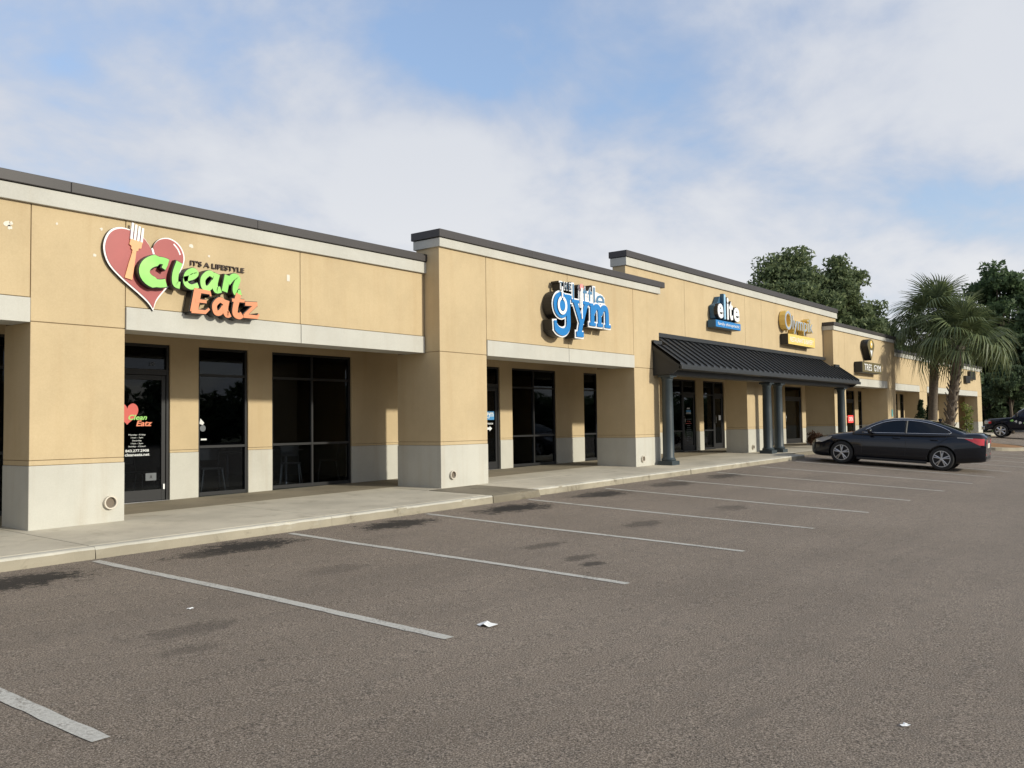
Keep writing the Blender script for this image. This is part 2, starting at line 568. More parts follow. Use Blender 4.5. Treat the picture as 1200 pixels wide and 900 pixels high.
def slab(x0, x1, y0, y1, mat, name='slab', lift=0.0, zb=0.30):
    g = 0.006
    x0 += g; x1 -= g; y0 += g; y1 -= g
    m = MB()
    q = [(x0, y0), (x1, y0), (x1, y1), (x0, y1)]
    m.add([(x, y, zs(x, y) - zb) for x, y in q] + [(x, y, zs(x, y) + lift) for x, y in q],
          [(0, 3, 2, 1), (4, 5, 6, 7), (0, 1, 5, 4), (1, 2, 6, 5), (2, 3, 7, 6), (3, 0, 4, 7)])
    return m.build(name, mat, walk, bevel=0.006)


def kerb(x0, x1, yf, mat, seed, name='kerb_stone'):
    r2 = random.Random(seed)
    n = max(4, int((x1 - x0) / 0.12))
    prof = [(0.0, -0.35), (0.0, -0.10), (0.004, -0.028), (0.014, -0.008), (0.034, 0.0), (0.16, 0.0)]
    v, f = [], []
    for i in range(n + 1):
        x = x0 + 0.004 + (x1 - x0 - 0.008) * i / n
        jj = r2.uniform(-0.007, 0.007)
        chip = r2.uniform(0.008, 0.03) if r2.random() < 0.10 else 0
        for a, (dy, dz) in enumerate(prof):
            y = yf + dy + (jj if a in (1, 2) else 0) + (chip if a in (2, 3) else 0)
            v.append((x, y, zs(x, yf) + dz + (r2.uniform(-0.004, 0.002) - chip * 0.4 if a in (2, 3) else 0)))
    m_ = len(prof)
    for i in range(n):
        for a in range(m_ - 1):
            f.append((i * m_ + a, (i + 1) * m_ + a, (i + 1) * m_ + a + 1, i * m_ + a + 1))
    f += [tuple(range(m_)), tuple(n * m_ + a for a in range(m_ - 1, -1, -1))]
    m = MB(); m.add(v, f)
    ks = m.build(name, mat, walk)
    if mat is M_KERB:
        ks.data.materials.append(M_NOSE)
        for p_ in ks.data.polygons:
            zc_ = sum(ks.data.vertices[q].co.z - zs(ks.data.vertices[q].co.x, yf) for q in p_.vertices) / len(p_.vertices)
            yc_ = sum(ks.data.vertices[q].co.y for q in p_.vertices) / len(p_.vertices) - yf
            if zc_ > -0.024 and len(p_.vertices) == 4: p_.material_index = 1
    return ks


YK2 = YK + 0.14
edges_l = [-4.8, -1.5, 2.0, 5.26, 8.8, 12.55]
for a, b in zip(edges_l[:-1], edges_l[1:]):
    kerb(a, b, YK, M_KERB, int(a * 10) + 900)
    slab(a, b, YK + 0.165, 12.95, M_CONC)
kerb(12.55, 13.98, YK - 0.01, M_RAMP, 77)
slab(12.55, 13.98, YK + 0.155, 11.86, M_RAMP)
slab(12.55, 14.5, 11.86, 12.95, M_CONC)
edges_r = [13.98, 17.3, 20.6, 24.2, 28.6]
for a, b in zip(edges_r[:-1], edges_r[1:]):
    kerb(a, b, YK2, M_KERB, int(a * 10))
    slab(a, b, YK2 + 0.165, 12.95 if a > 14 else 11.86, M_CONC)
slab(14.5, 17.3, 11.86, 12.95, M_CONC)
edges_f = [28.6, 32, 36, 40, 44, 48, 52, 56, 60, 64, 68]
for i, (a, b) in enumerate(zip(edges_f[:-1], edges_f[1:])):
    kerb(a, b, YK2 + 0.5, M_RAMP if i == 0 else M_KERB, 300 + i)
    slab(a, b, YK2 + 0.665, 12.95, M_CONC)
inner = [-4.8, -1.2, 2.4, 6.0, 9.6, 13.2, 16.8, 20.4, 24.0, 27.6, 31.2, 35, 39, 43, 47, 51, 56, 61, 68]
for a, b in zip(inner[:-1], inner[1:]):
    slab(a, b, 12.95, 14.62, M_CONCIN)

# ------------------------------------------------------------------ the shop row
YB = 14.6           # shopfront wall behind the walkway
PB = 13.08          # back face of the piers
GAP = 0.011


def block(name, label, X_0, X_1, Y, ztop, zwt, zwb, piers, joints, bays, zb, pthick=0.5, capL=0.06, capR=0.06, cut=None, hcol=True, xlow0=None):
    """one building block: coping, white cornice, wall panels, lintel bands, piers with pale bases"""
    B = empty(name, ((X_0 + X_1) / 2, Y, 0))
    tag(B, label, 'building', 'shop buildings of the row')
    zl0, zl1 = 2.935, 3.262
    # coping in lengths
    e = [X_0 - capL]
    while e[-1] + 4.2 < X_1 + capR: e.append(e[-1] + 3.05)
    e.append(X_1 + capR)
    for a, b in zip(e[:-1], e[1:]):
        m = MB().box(a + 0.002, b - 0.002, Y - 0.085, Y + pthick + 0.085, zwt + 0.012, ztop)
        m.build('coping', M_COPE, B, bevel=0.008)
    MB().box(X_0 - 0.03, X_1 + 0.03, Y - 0.055, Y + pthick + 0.05, zwb, zwt).build('cornice', M_BAND, B, bevel=0.008)
    # core behind the joints
    core = MB().box(X_0 + 0.02, X_1 - 0.02, Y + 0.02, Y + pthick - 0.02, zl0 + 0.03, zwt)
    core.build('wall', M_JOINTSHADE, B)
    je = [X_0] + joints + [X_1]
    pier_sp = [tuple(p[:2]) for p in piers]
    panels = []
    for a, b in zip(je[:-1], je[1:]):
        mid = (a + b) / 2
        onpier = any(p0 - 0.01 < mid < p1 + 0.01 for p0, p1 in pier_sp)
        if onpier:
            panels.append(MB().box(a + GAP / 2, b - GAP / 2, Y, Y + pthick, zl0 + 0.02, zwb).build('wall_panel', M_TAN, B, bevel=0.006))
        else:
            panels.append(MB().box(a + GAP / 2, b - GAP / 2, Y, Y + pthick, zl1 + GAP, zwb).build('wall_panel', M_TAN, B, bevel=0.006))
            MB().box(a + GAP / 2, b - GAP / 2, Y - 0.022, Y + pthick + 0.02, zl0, zl1).build('lintel_band', M_BAND, B, bevel=0.006)
    for p0, p1 in pier_sp:
        zf = zs((p0 + p1) / 2, Y) - 0.25
        MB().box(p0 + 0.015, p1 - 0.015, Y + 0.015, PB - 0.015, zf, zl0 + 0.1).build('pier_core', M_JOINTSHADE, B)
        pr = MB().box(p0 + GAP / 2, p1 - GAP / 2, Y, PB, zb + 0.075, zl0 + 0.008).build('pier', M_TAN, B, bevel=0.007)
        MB().box(p0 + GAP / 2, p1 - GAP / 2, Y + 0.002, PB - 0.002, zb + 0.006, zb + 0.068).build('pier_course', M_TAN, B, bevel=0.004)
        MB().box(p0, p1, Y - 0.008, PB + 0.008, zf, zb).build('pier_base', M_WHITE, B, bevel=0.008)
    # flat roof and the soffit over the walkway
    MB().box(X_0 + 0.05, X_1 - 0.05, Y + pthick + 0.06, 24.0, zwb - 0.5, zwb - 0.35).build('roof', M_ROOF, B)
    return B, panels


def back_wall(B, x0, x1, openings, zb, ztop_open=2.99, soffit=True, zsof=3.19):
    """shopfront wall: pale dado, tan above, header over the openings; openings = sorted [(a,b)]"""
    xs_ = [x0] + [q for o in openings for q in o[:2]] + [x1]
    for i in range(0, len(xs_), 2):
        a, b = xs_[i], xs_[i + 1]
        if b - a < 0.02: continue
        zf = zs((a + b) / 2, YB) - 0.2
        MB().box(a, b, YB, YB + 0.18, zb + 0.05, zsof + 0.2).build('shopfront_wall', M_TAN, B, bevel=0.005)
        MB().box(a, b, YB + 0.002, YB + 0.178, zb + 0.004, zb + 0.045).build('shopfront_course', M_TAN, B, bevel=0.003)
        MB().box(a, b, YB - 0.006, YB + 0.186, zf, zb).build('shopfront_dado', M_WHITE, B, bevel=0.005)
    for a, b in [o[:2] for o in openings]:
        MB().box(a, b, YB, YB + 0.18, ztop_open, zsof + 0.2).build('header', M_TAN, B, bevel=0.004)
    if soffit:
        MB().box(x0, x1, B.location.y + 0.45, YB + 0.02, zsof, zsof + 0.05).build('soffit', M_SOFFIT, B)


def window(B, a, b, ztop=2.99, mull=(), trans=(), fr=0.045, name='window'):
    z0 = zs((a + b) / 2, YB) + 0.004
    y0, y1 = YB + 0.035, YB + 0.125
    m = MB()
    m.box(a, a + fr, y0, y1, z0, ztop); m.box(b - fr, b, y0, y1, z0, ztop)
    m.box(a + fr, b - fr, y0, y1, ztop - fr, ztop); m.box(a + fr, b - fr, y0, y1, z0, z0 + 0.07)
    w = m.build(name, M_FRAME, B, bevel=0.004)
    xs_ = [a + fr] + list(mull) + [b - fr]
    zz = [z0 + 0.07] + list(trans) + [ztop - fr]
    for q in mull: MB().box(q - fr / 2, q + fr / 2, y0 + 0.004, y1 - 0.004, z0 + 0.07, ztop - fr).build('mullion', M_FRAME, w)
    for q in trans: MB().box(a + fr, b - fr, y0 + 0.008, y1 - 0.008, q - fr / 2, q + fr / 2).build('transom_bar', M_FRAME, w)
    for i in range(len(xs_) - 1):
        for j in range(len(zz) - 1):
            MB().box(xs_[i] + (0.02 if i else 0), xs_[i + 1] - (0.02 if i < len(xs_) - 2 else 0), y0 + 0.042, y0 + 0.048, zz[j] + (0.02 if j else 0), zz[j + 1] - (0.02 if j < len(zz) - 2 else 0)).build('pane', M_GLASS, w)
    return w


def glass_door(B, a, b, ztop=2.99, zleaf=2.45, hinge=1):
    """aluminium glass door with a transom light; returns the door part"""
    fr = 0.05
    z0 = zs((a + b) / 2, YB) + 0.004
    y0, y1 = YB + 0.035, YB + 0.135
    m = MB()
    m.box(a, a + fr, y0, y1, z0, ztop); m.box(b - fr, b, y0, y1, z0, ztop)
    m.box(a + fr, b - fr, y0, y1, ztop - fr, ztop); m.box(a + fr, b - fr, y0, y1, zleaf, zleaf + 0.10)
    d = m.build('door', M_FRAME, B, bevel=0.004)
    m = MB(); st = 0.075
    la, lb = a + fr + 0.006, b - fr - 0.006
    yl0, yl1 = y0 + 0.02, y0 + 0.065
    m.box(la, la + st, yl0, yl1, z0 + 0.012, zleaf - 0.006); m.box(lb - st, lb, yl0, yl1, z0 + 0.012, zleaf - 0.006)
    m.box(la + st, lb - st, yl0, yl1, z0 + 0.012, z0 + 0.20); m.box(la + st, lb - st, yl0, yl1, zleaf - 0.09, zleaf - 0.006)
    m.build('leaf', M_FRAME, d, bevel=0.004)
    MB().box(la + st, lb - st, yl0 + 0.02, yl0 + 0.026, z0 + 0.20, zleaf - 0.09).build('pane', M_GLASS, d)
    MB().box(a + fr, b - fr, yl0 + 0.02, yl0 + 0.026, zleaf + 0.10, ztop - fr).build('pane', M_GLASS, d)
    hx = la + st * 0.5 if hinge > 0 else lb - st * 0.5
    hm = MB(); hm.tube([(hx, yl0 - 0.045, z0 + 0.95), (hx, yl0 - 0.045, z0 + 1.25)], 0.012, 8)
    hm.tube([(hx, yl0 + 0.005, z0 + 0.98), (hx, yl0 - 0.045, z0 + 0.98)], 0.008, 6).tube([(hx, yl0 + 0.005, z0 + 1.22), (hx, yl0 - 0.045, z0 + 1.22)], 0.008, 6)
    hm.build('handle', M_STEEL, d, smooth=True)
    MB().box(a, b, YB - 0.01, YB + 0.17, z0 - 0.012, z0 + 0.008).build('threshold', M_STEEL, d)
    return d, yl0 + 0.016


def drain(B, x, y, z, r=0.085):
    m = MB().lathe([(r, 0.06), (r, -0.045), (r * 0.8, -0.045), (r * 0.8, 0.05)], (x, y, z), 24, 'y')
    d = m.build('drain_pipe', M_PVC, B, smooth=False)
    MB().lathe([(r * 0.78, 0.0), (r * 0.78, -0.006)], (x, y, z), 20, 'y').build('pipe_mouth', M_PVCIN, d)
    return d


# --- block 1: the food shop on the left
B1, pan1 = block('shop_building', 'tan shop building at the far left behind the heart sign', -3.2, 12.95, 12.3, 4.905, 4.745, 4.525,
                 [(-3.2, -1.9), (5.40, 6.72)], [-1.9, 1.8, 5.40, 6.72, 9.87], [], 1.03, 0.5, 0.06, 0.02)
back_wall(B1, -3.2, 14.7, [(-1.0, 1.2), (2.0, 3.0), (3.6, 6.6), (7.70, 8.82), (9.39, 10.46), (11.02, 13.09)], 1.07)
window(B1, -1.0, 1.2, mull=(0.1,), trans=(1.16, 2.48))
window(B1, 2.0, 3.0, trans=(1.16, 2.48))
window(B1, 3.6, 6.6, mull=(5.1,), trans=(1.16, 2.48))
door1, dy1 = glass_door(B1, 7.70, 8.82)
win1 = window(B1, 9.39, 10.46, trans=(1.16, 2.48))
win2 = window(B1, 11.02, 13.09, mull=(12.05,), trans=(1.16, 2.48))
drain(B1, 6.50, 12.29, 0.475, 0.095)

M_DOORTXT = plain('vinyl_white', (0.7, 0.72, 0.72), 0.6)
M_DRED = plain('vinyl_red', (0.55, 0.10, 0.08), 0.6)
M_DGREEN = plain('vinyl_green', (0.30, 0.62, 0.16), 0.6)
M_DORANGE = plain('vinyl_orange', (0.70, 0.22, 0.12), 0.6)


def heart_poly(cx, cz, w, h, n=14):
    pts = [(0.0, 0.74), (-0.07, 0.90), (-0.25, 1.0), (-0.43, 0.90), (-0.50, 0.68), (-0.42, 0.42), (-0.22, 0.20), (-0.06, 0.05)]
    l = crom(pts + [(0.0, -0.02)], 5)
    r = [(-p[0], p[1]) for p in reversed(l)]
    return [(cx + p[0] * w, cz + p[1] * h) for p in l] + [(cx + p[0] * w, cz + p[1] * h) for p in r[1:-1]]


MB().prism(heart_poly(8.06, 1.585, 0.40, 0.36), dy1 - 0.003, dy1).build('heart_decal', M_DRED, door1)
text_mb('Clean', 8.08, 8.42, 1.66, 1.75, dy1 - 0.006, 0.002, 0.02, 0.25).build('lettering', M_DGREEN, door1)
text_mb('Eatz', 8.22, 8.52, 1.55, 1.65, dy1 - 0.006, 0.002, 0.025, 0.25).build('lettering', M_DORANGE, door1)
for s_, w_, z_ in (('Monday - Friday', 0.31, 1.385), ('11am - 7pm', 0.22, 1.335), ('Saturday', 0.17, 1.285), ('11am - 3pm', 0.22, 1.235), ('Sunday - Closed', 0.31, 1.185)):
    text_mb(s_, 8.24 - w_ / 2, 8.24 + w_ / 2, z_, z_ + 0.030, dy1 - 0.004, 0.002).build('lettering', M_DOORTXT, door1)
text_mb('843.277.2908', 8.03, 8.46, 1.105, 1.15, dy1 - 0.004, 0.002, 0.015).build('lettering', M_DOORTXT, door1)
text_mb('cleaneatz.net', 8.02, 8.47, 1.035, 1.085, dy1 - 0.004, 0.002, 0.015).build('lettering', M_DOORTXT, door1)
M_GREYCARD = plain('grey_card', (0.12, 0.13, 0.14), 0.7)
MB().box(8.40, 8.60, dy1 - 0.005, dy1 - 0.001, 0.60, 0.73).build('notice', M_GREYCARD, door1)
text_mb('A', 8.475, 8.525, 0.635, 0.695, dy1 - 0.008, 0.002, 0.02).build('lettering', M_BLACK, door1)
text_mb('DZ', 8.47, 8.56, 2.62, 2.67, YB + 0.052, 0.002, 0.01).build('lettering', M_GREYCARD, door1)
MB().box(8.705, 8.735, YB + 0.02, YB + 0.034, 0.44, 0.53).build('lock_plate', M_SIGNW, door1)
M_PAPER = plain('paper_card', (0.62, 0.63, 0.62), 0.7)
MB().prism([(9.47, 1.68), (9.55, 1.60), (9.52, 1.56), (9.45, 1.58)], YB + 0.066, YB + 0.072).build('sticker', M_PAPER, win1)
MB().lathe([(0.06, 0.0), (0.06, -0.006)], (9.52, YB + 0.072, 1.50), 16, 'y').build('sticker', M_GREYCARD, win1)
MB().box(9.48, 9.60, YB + 0.066, YB + 0.072, 1.28, 1.31).build('sticker', M_PAPER, win1)
# filled fixing holes left by an older sign
M_PATCH = plain('filler', (0.64, 0.60, 0.52), 0.8)
for (x, z, r) in ((5.10, 4.20, 0.05), (5.13, 4.16, 0.035), (5.15, 4.22, 0.03), (5.74, 4.31, 0.02), (6.36, 4.34, 0.028), (6.265, 3.95, 0.03), (7.775, 4.312, 0.042), (8.088, 4.197, 0.026)):
    r2 = random.Random(int(x * 1000))
    poly = [(x + r * r2.uniform(0.5, 1.1) * math.cos(a * PI / 5), z + r * r2.uniform(0.5, 1.1) * math.sin(a * PI / 5)) for a in range(10)]
    host = next(p for p, (a, b) in zip(pan1, ((-3.2, -1.9), (-1.9, 1.8), (1.8, 5.4), (5.4, 6.72), (6.72, 9.87), (9.87, 13))) if a <= x < b)
    MB().prism(poly, 12.2965, 12.303).build('filler_patch', M_PATCH, host)

MB().box(9.585, 9.645, 12.2955, 12.303, 3.98, 4.09).build('filler_patch', M_PATCH, pan1[4])

# --- block 2: the gym
B2, pan2 = block('shop_building', 'taller tan shop building with the big blue gym sign', 12.96, 21.85, 11.9, 5.365, 5.195, 5.02,
                 [(12.96, 14.41), (20.47, 21.82)], [14.41, 17.43, 20.47], [], 1.10, 0.62, 0.06, 0.24)
back_wall(B2, 14.7, 23.6, [(17.10, 18.20), (18.72, 20.74), (22.16, 22.92)], 1.09)
door2, dy2 = glass_door(B2, 17.10, 18.20)
win3 = window(B2, 18.72, 20.74, mull=(19.73,), trans=(1.18, 2.48))
window(B2, 22.16, 22.92, trans=(1.18, 2.48))
drain(B2, 13.28, 11.89, 0.515)
drain(B2, 20.80, 11.89, 0.54)
M_DBLUE = plain('vinyl_blue', (0.06, 0.25, 0.50), 0.6)
MB().box(17.55, 18.03, dy2 - 0.003, dy2 - 0.001, 1.62, 1.84).build('decal', M_DBLUE, door2)
text_mb('gym', 17.72, 18.00, 1.65, 1.81, dy2 - 0.006, 0.002, 0.02).build('lettering', M_DOORTXT, door2)
text_mb('Entrance', 17.60, 17.98, 1.50, 1.56, dy2 - 0.006, 0.002, 0.01).build('lettering', M_DOORTXT, door2)
MB().prism([(17.60, 1.365), (17.84, 1.365), (17.84, 1.33), (17.94, 1.395), (17.84, 1.46), (17.84, 1.425), (17.60, 1.425)], dy2 - 0.005, dy2 - 0.002).build('arrow_decal', M_DOORTXT, door2)
# wrap of the gym coping against its taller neighbour
MB().box(20.4, 21.7, 12.25, 12.72, 5.366, 5.43).build('coping', M_COPE, B2, bevel=0.008)

# --- block 3: clinic and bakery behind the metal canopy
B3, pan3 = block('shop_building', 'tallest tan shop building behind the black canopy', 20.78, 37.9, 12.3, 6.14, 5.955, 5.735,
                 [(28.6, 30.0)], [24.2, 28.6, 30.0, 33.2], [], 1.22, 0.40, 0.05, 0.06)
back_wall(B3, 23.6, 41.5, [(27.50, 29.47), (30.05, 31.80), (33.6, 35.6), (38.0, 40.0)], 1.15)
d3, dy3 = glass_door(B3, 28.50, 29.47)
window(B3, 27.50, 28.49, trans=(1.18, 2.48))
window(B3, 30.05, 30.98, trans=(1.18, 2.48))
d4, dy4 = glass_door(B3, 30.99, 31.80)
window(B3, 33.6, 35.6, mull=(34.6,), trans=(1.18, 2.48))
d5, dy5 = glass_door(B3, 38.0, 40.0)
drain(B3, 28.95, 12.29, 0.62, 0.08)
for i, (w_, z_) in enumerate(((0.22, 1.95), (0.34, 1.82), (0.36, 1.78))):
    MB().box(28.98 - w_ / 2, 28.98 + w_ / 2, dy3 - 0.004, dy3 - 0.001, z_, z_ + (0.05 if i == 0 else 0.02)).build('decal', M_DOORTXT, d3)
MB().box(28.80, 29.16, dy3 - 0.003, dy3 - 0.0015, 1.84, 1.92).build('decal', M_DBLUE, d3)
for i in range(11):
    ww = random.Random(i).uniform(0.22, 0.44)
    MB().box(28.98 - ww / 2, 28.98 + ww / 2, dy3 - 0.004, dy3 - 0.001, 1.58 - i * 0.075, 1.602 - i * 0.075).build('lettering', M_DRED if i in (1, 2) else M_GREYCARD, d3)
MB().box(31.45, 31.62, dy4 - 0.004, dy4 - 0.001, 1.55, 1.73).build('notice', M_SIGNW, d4)

# --- block 4: second gym, partly behind the car
B4, pan4 = block('shop_building', 'tan shop building with the two bronze signs, past the canopy', 36.25, 45.1, 11.9, 5.44, 5.29, 5.12,
                 [(36.25, 37.7), (43.7, 45.1)], [37.7, 40.7, 43.7], [], 1.25, 0.6, 0.06, 0.03)
back_wall(B4, 41.5, 51.0, [(46.2, 47.6), (48.2, 48.9)], 1.2)
d6, dy6 = glass_door(B4, 46.2, 47.6)
window(B4, 48.2, 48.9, trans=(1.18, 2.48))

# --- block 5: the low end of the row
B5, pan5 = block('shop_building', 'low tan shop building at the far end of the row behind the palms', 45.1, 67.6, 12.3, 4.95, 4.80, 4.60,
                 [(51.2, 52.8), (58.9, 60.4), (66.2, 67.6)], [51.2, 52.8, 55.8, 58.9, 60.4, 63.3, 66.2], [], 1.25, 0.5, 0.02, 0.06)
back_wall(B5, 51.0, 67.6, [(54.6, 55.7), (56.2, 57.0), (62.0, 64.5)], 1.2)
window(B5, 54.6, 55.7, trans=(1.18, 2.48))
window(B5, 56.2, 57.0, trans=(1.18, 2.48))
window(B5, 62.0, 64.5, mull=(63.2,), trans=(1.18, 2.48))
MB().box(67.42, 67.6, 13.1, 24.0, -0.3, 4.6).build('end_wall', M_TAN, B5)
M_TEAL = plain('teal_plaque', (0.10, 0.38, 0.40), 0.5)
MB().box(44.28, 44.48, 11.885, 11.899, 1.62, 1.95).build('plaque', M_TEAL, B4)

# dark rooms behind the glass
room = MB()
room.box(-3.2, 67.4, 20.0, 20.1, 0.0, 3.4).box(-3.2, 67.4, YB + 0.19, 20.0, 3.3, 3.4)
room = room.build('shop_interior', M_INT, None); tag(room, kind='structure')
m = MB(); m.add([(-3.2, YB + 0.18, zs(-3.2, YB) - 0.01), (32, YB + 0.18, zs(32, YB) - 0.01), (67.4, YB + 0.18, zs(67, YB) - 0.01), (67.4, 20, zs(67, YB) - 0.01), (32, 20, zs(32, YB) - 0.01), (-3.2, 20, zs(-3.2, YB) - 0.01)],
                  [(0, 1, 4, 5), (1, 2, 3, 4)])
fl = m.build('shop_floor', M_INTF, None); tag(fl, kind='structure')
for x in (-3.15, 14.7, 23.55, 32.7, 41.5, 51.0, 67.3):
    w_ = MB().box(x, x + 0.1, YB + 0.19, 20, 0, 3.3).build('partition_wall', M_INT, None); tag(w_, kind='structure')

# ------------------------------------------------------------------ metal canopy on round columns
CAN = empty('entrance_canopy', (29.0, 11.3, 0.0))
tag(CAN, 'black standing-seam metal canopy on dark round columns', 'canopy')
CX0, CX1 = 21.42, 36.75
EY, EZ = 11.05, 3.03
SL = 0.72


def ridge_y(x): return 12.29 if 21.9 < x < 36.2 else 11.89


npan = 38
pw = (CX1 - CX0) / npan
for i in range(npan):
    a, b = CX0 + i * pw, CX0 + (i + 1) * pw
    ry = min(ridge_y(a), ridge_y(b), ridge_y((a + b) / 2))
    z_r = EZ + SL * (ry - EY)
    m = MB()
    m.add([(a, EY, EZ - 0.03), (b, EY, EZ - 0.03), (b, ry, z_r - 0.03), (a, ry, z_r - 0.03), (a, EY, EZ), (b, EY, EZ), (b, ry, z_r), (a, ry, z_r)],
          [(0, 3, 2, 1), (4, 5, 6, 7), (0, 1, 5, 4), (1, 2, 6, 5), (2, 3, 7, 6), (3, 0, 4, 7)])
    h = 0.05; w2 = 0.022
    m.add([(a, EY - 0.004, EZ + 0.001), (a + w2, EY - 0.004, EZ + 0.001), (a + w2, ry - 0.004, z_r + 0.001), (a, ry - 0.004, z_r + 0.001), (a, EY - 0.004, EZ + h), (a + w2, EY - 0.004, EZ + h), (a + w2, ry - 0.004, z_r + h), (a, ry - 0.004, z_r + h)],
          [(0, 3, 2, 1), (4, 5, 6, 7), (0, 1, 5, 4), (1, 2, 6, 5), (2, 3, 7, 6), (3, 0, 4, 7)])
    m.build('roof_panel', M_ROOFM, CAN)
zr3, zr2 = EZ + SL * (12.29 - EY), EZ + SL * (11.89 - EY)
MB().box(21.9, 36.2, 12.2, 12.298, zr3 - 0.02, zr3 + 0.10).build('ridge_flashing', M_ROOFM, CAN, bevel=0.005)
MB().box(CX0, 21.88, 11.82, 11.896, zr2 - 0.02, zr2 + 0.09).build('ridge_flashing', M_ROOFM, CAN, bevel=0.005)
MB().box(36.24, CX1, 11.82, 11.896, zr2 - 0.02, zr2 + 0.09).build('ridge_flashing', M_ROOFM, CAN, bevel=0.005)
MB().box(CX0, CX1, EY - 0.05, EY + 0.04, EZ - 0.13, EZ - 0.032).build('gutter', M_ROOFM, CAN, bevel=0.01)
for x in (CX0, CX1 - 0.04):
    m = MB()
    m.add([(x, EY, EZ - 0.13), (x, 11.89, zr2 - 0.16), (x, 11.89, zr2 + 0.065), (x, EY, EZ + 0.065), (x + 0.04, EY, EZ - 0.13), (x + 0.04, 11.89, zr2 - 0.16), (x + 0.04, 11.89, zr2 + 0.065), (x + 0.04, EY, EZ + 0.065)],
          [(0, 1, 2, 3), (7, 6, 5, 4), (0, 4, 5, 1), (1, 5, 6, 2), (2, 6, 7, 3), (3, 7, 4, 0)])
    m.build('rake_board', M_ROOFM, CAN)
MB().box(CX0 + 0.06, CX1 - 0.06, 11.40, 11.76, 2.77, 2.985).build('beam', M_ROOFM, CAN, bevel=0.01)
for x in (CX0 + 0.045, CX1 - 0.10):
    m = MB()
    q = [(EY + 0.05, EZ - 0.10), (11.30, 2.80), (11.89, 2.76), (11.89, zr2 - 0.05), (EY + 0.05, EZ - 0.02)]
    m.add([(x, a, b) for a, b in q] + [(x + 0.05, a, b) for a, b in q], [(0, 1, 2, 3, 4), (9, 8, 7, 6, 5)] + [(k, k + 5, (k + 1) % 5 + 5, (k + 1) % 5) for k in range(5)])
    m.build('gable_board', M_ROOFM, CAN)
MB().box(CX0 + 0.1, CX1 - 0.1, EY + 0.06, 11.39, 2.90, 2.915).build('eave_soffit', M_ROOFM, CAN)
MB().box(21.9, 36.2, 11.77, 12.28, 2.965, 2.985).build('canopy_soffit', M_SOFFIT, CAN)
CY = 11.6
for x in (21.70, 28.58, 29.54, 36.12):
    zf = zs(x, CY)
    prof = [(0.185, 0.10), (0.195, 0.115), (0.195, 0.15), (0.17, 0.17), (0.152, 0.21)]
    hh = 2.765 - zf
    prof += [(0.152, 0.8), (0.148, hh * 0.6), (0.138, hh - 0.16), (0.15, hh - 0.14), (0.15, hh - 0.11), (0.18, hh - 0.07), (0.18, hh - 0.05)]
    c_ = MB().lathe(prof, (x, CY, zf), 28).build('column', M_COLUMN, CAN, smooth=True)
    md = c_.modifiers.new('es', 'EDGE_SPLIT'); md.split_angle = math.radians(35)
    MB().box(x - 0.215, x + 0.215, CY - 0.215, CY + 0.215, zf - 0.05, zf + 0.10).build('column_base', M_COLUMN, c_, bevel=0.008)
    MB().box(x - 0.19, x + 0.19, CY - 0.19, CY + 0.19, 2.765 - 0.05, 2.768).build('column_cap', M_COLUMN, c_, bevel=0.006)

# ------------------------------------------------------------------ signs
M_SGREEN = NT('sign_green')
_z = M_SGREEN.noise(2.5, 2)
M_SGREEN.L(M_SGREEN.mix(_z, (0.16, 0.55, 0.09), (0.42, 0.72, 0.22)), M_SGREEN.b.inputs['Base Color']); M_SGREEN.set(Roughness=0.35); M_SGREEN = M_SGREEN.m
M_SORANGE = plain('sign_orange', (0.66, 0.255, 0.125), 0.35, 0, 0.06)
M_SRED = plain('sign_red', (0.36, 0.08, 0.075), 0.4, 0, 0.10, 1.8)
M_FORK = plain('fork_peach', (0.74, 0.37, 0.17), 0.45, 0, 0.05)
M_SBLUE = plain('sign_blue', (0.005, 0.18, 0.49), 0.35, 0, 0.03)
M_SDBLUE = plain('sign_side_blue', (0.03, 0.10, 0.18), 0.5)
M_SBROWN = plain('sign_letter_brown', (0.05, 0.03, 0.022), 0.6)
M_GOLD = plain('sign_gold', (0.78, 0.55, 0.15), 0.4, 0, 0.05)
M_SILVER = plain('sign_silver', (0.42, 0.48, 0.55), 0.35, 0.3)
M_BRONZE = plain('sign_bronze', (0.16, 0.135, 0.07), 0.45, 0.2)
M_SMID = plain('sign_mid_blue', (0.07, 0.19, 0.33), 0.5)
M_LBLUE = plain('sign_light_blue', (0.30, 0.52, 0.70), 0.45)
M_PINK = plain('sign_pink', (0.75, 0.30, 0.28), 0.5)


def arc(cx, cz, rx, rz, a0, a1, n=18):
    return [(cx + rx * math.cos(math.radians(a0 + (a1 - a0) * i / n)), cz + rz * math.sin(math.radians(a0 + (a1 - a0) * i / n))) for i in range(n + 1)]


def letters(name, strokes, ox, oz, sx, sz, layers, parent, shear=0.0):
    """strokes: list of (points, width); each layer: (material, extra width, front y, back y, part name)"""
    for mat, extra, yf, yb, nm in layers:
        m = MB()
        for i, (pts, w) in enumerate(strokes):
            P = [(ox + (p[0] + shear * p[1]) * sx, oz + p[1] * sz) for p in pts]
            w_ = w if isinstance(w, (int, float)) else list(w)
            if isinstance(w_, list): w_ = [q * sz + extra for q in w_]
            else: w_ = w_ * sz + extra
            if extra > 0 and len(P) > 1:
                for a, b in ((0, 1), (-1, -2)):
                    t = Vector(P[a]) - Vector(P[b])
                    if t.length > 1e-6:
                        t = t.normalized() * extra * 0.5
                        P[a] = (P[a][0] + t.x, P[a][1] + t.y)
            m.stroke(P, w_, yf - 0.0012 * i, yb + 0.0009 * i)
        m.build(nm, mat, parent)


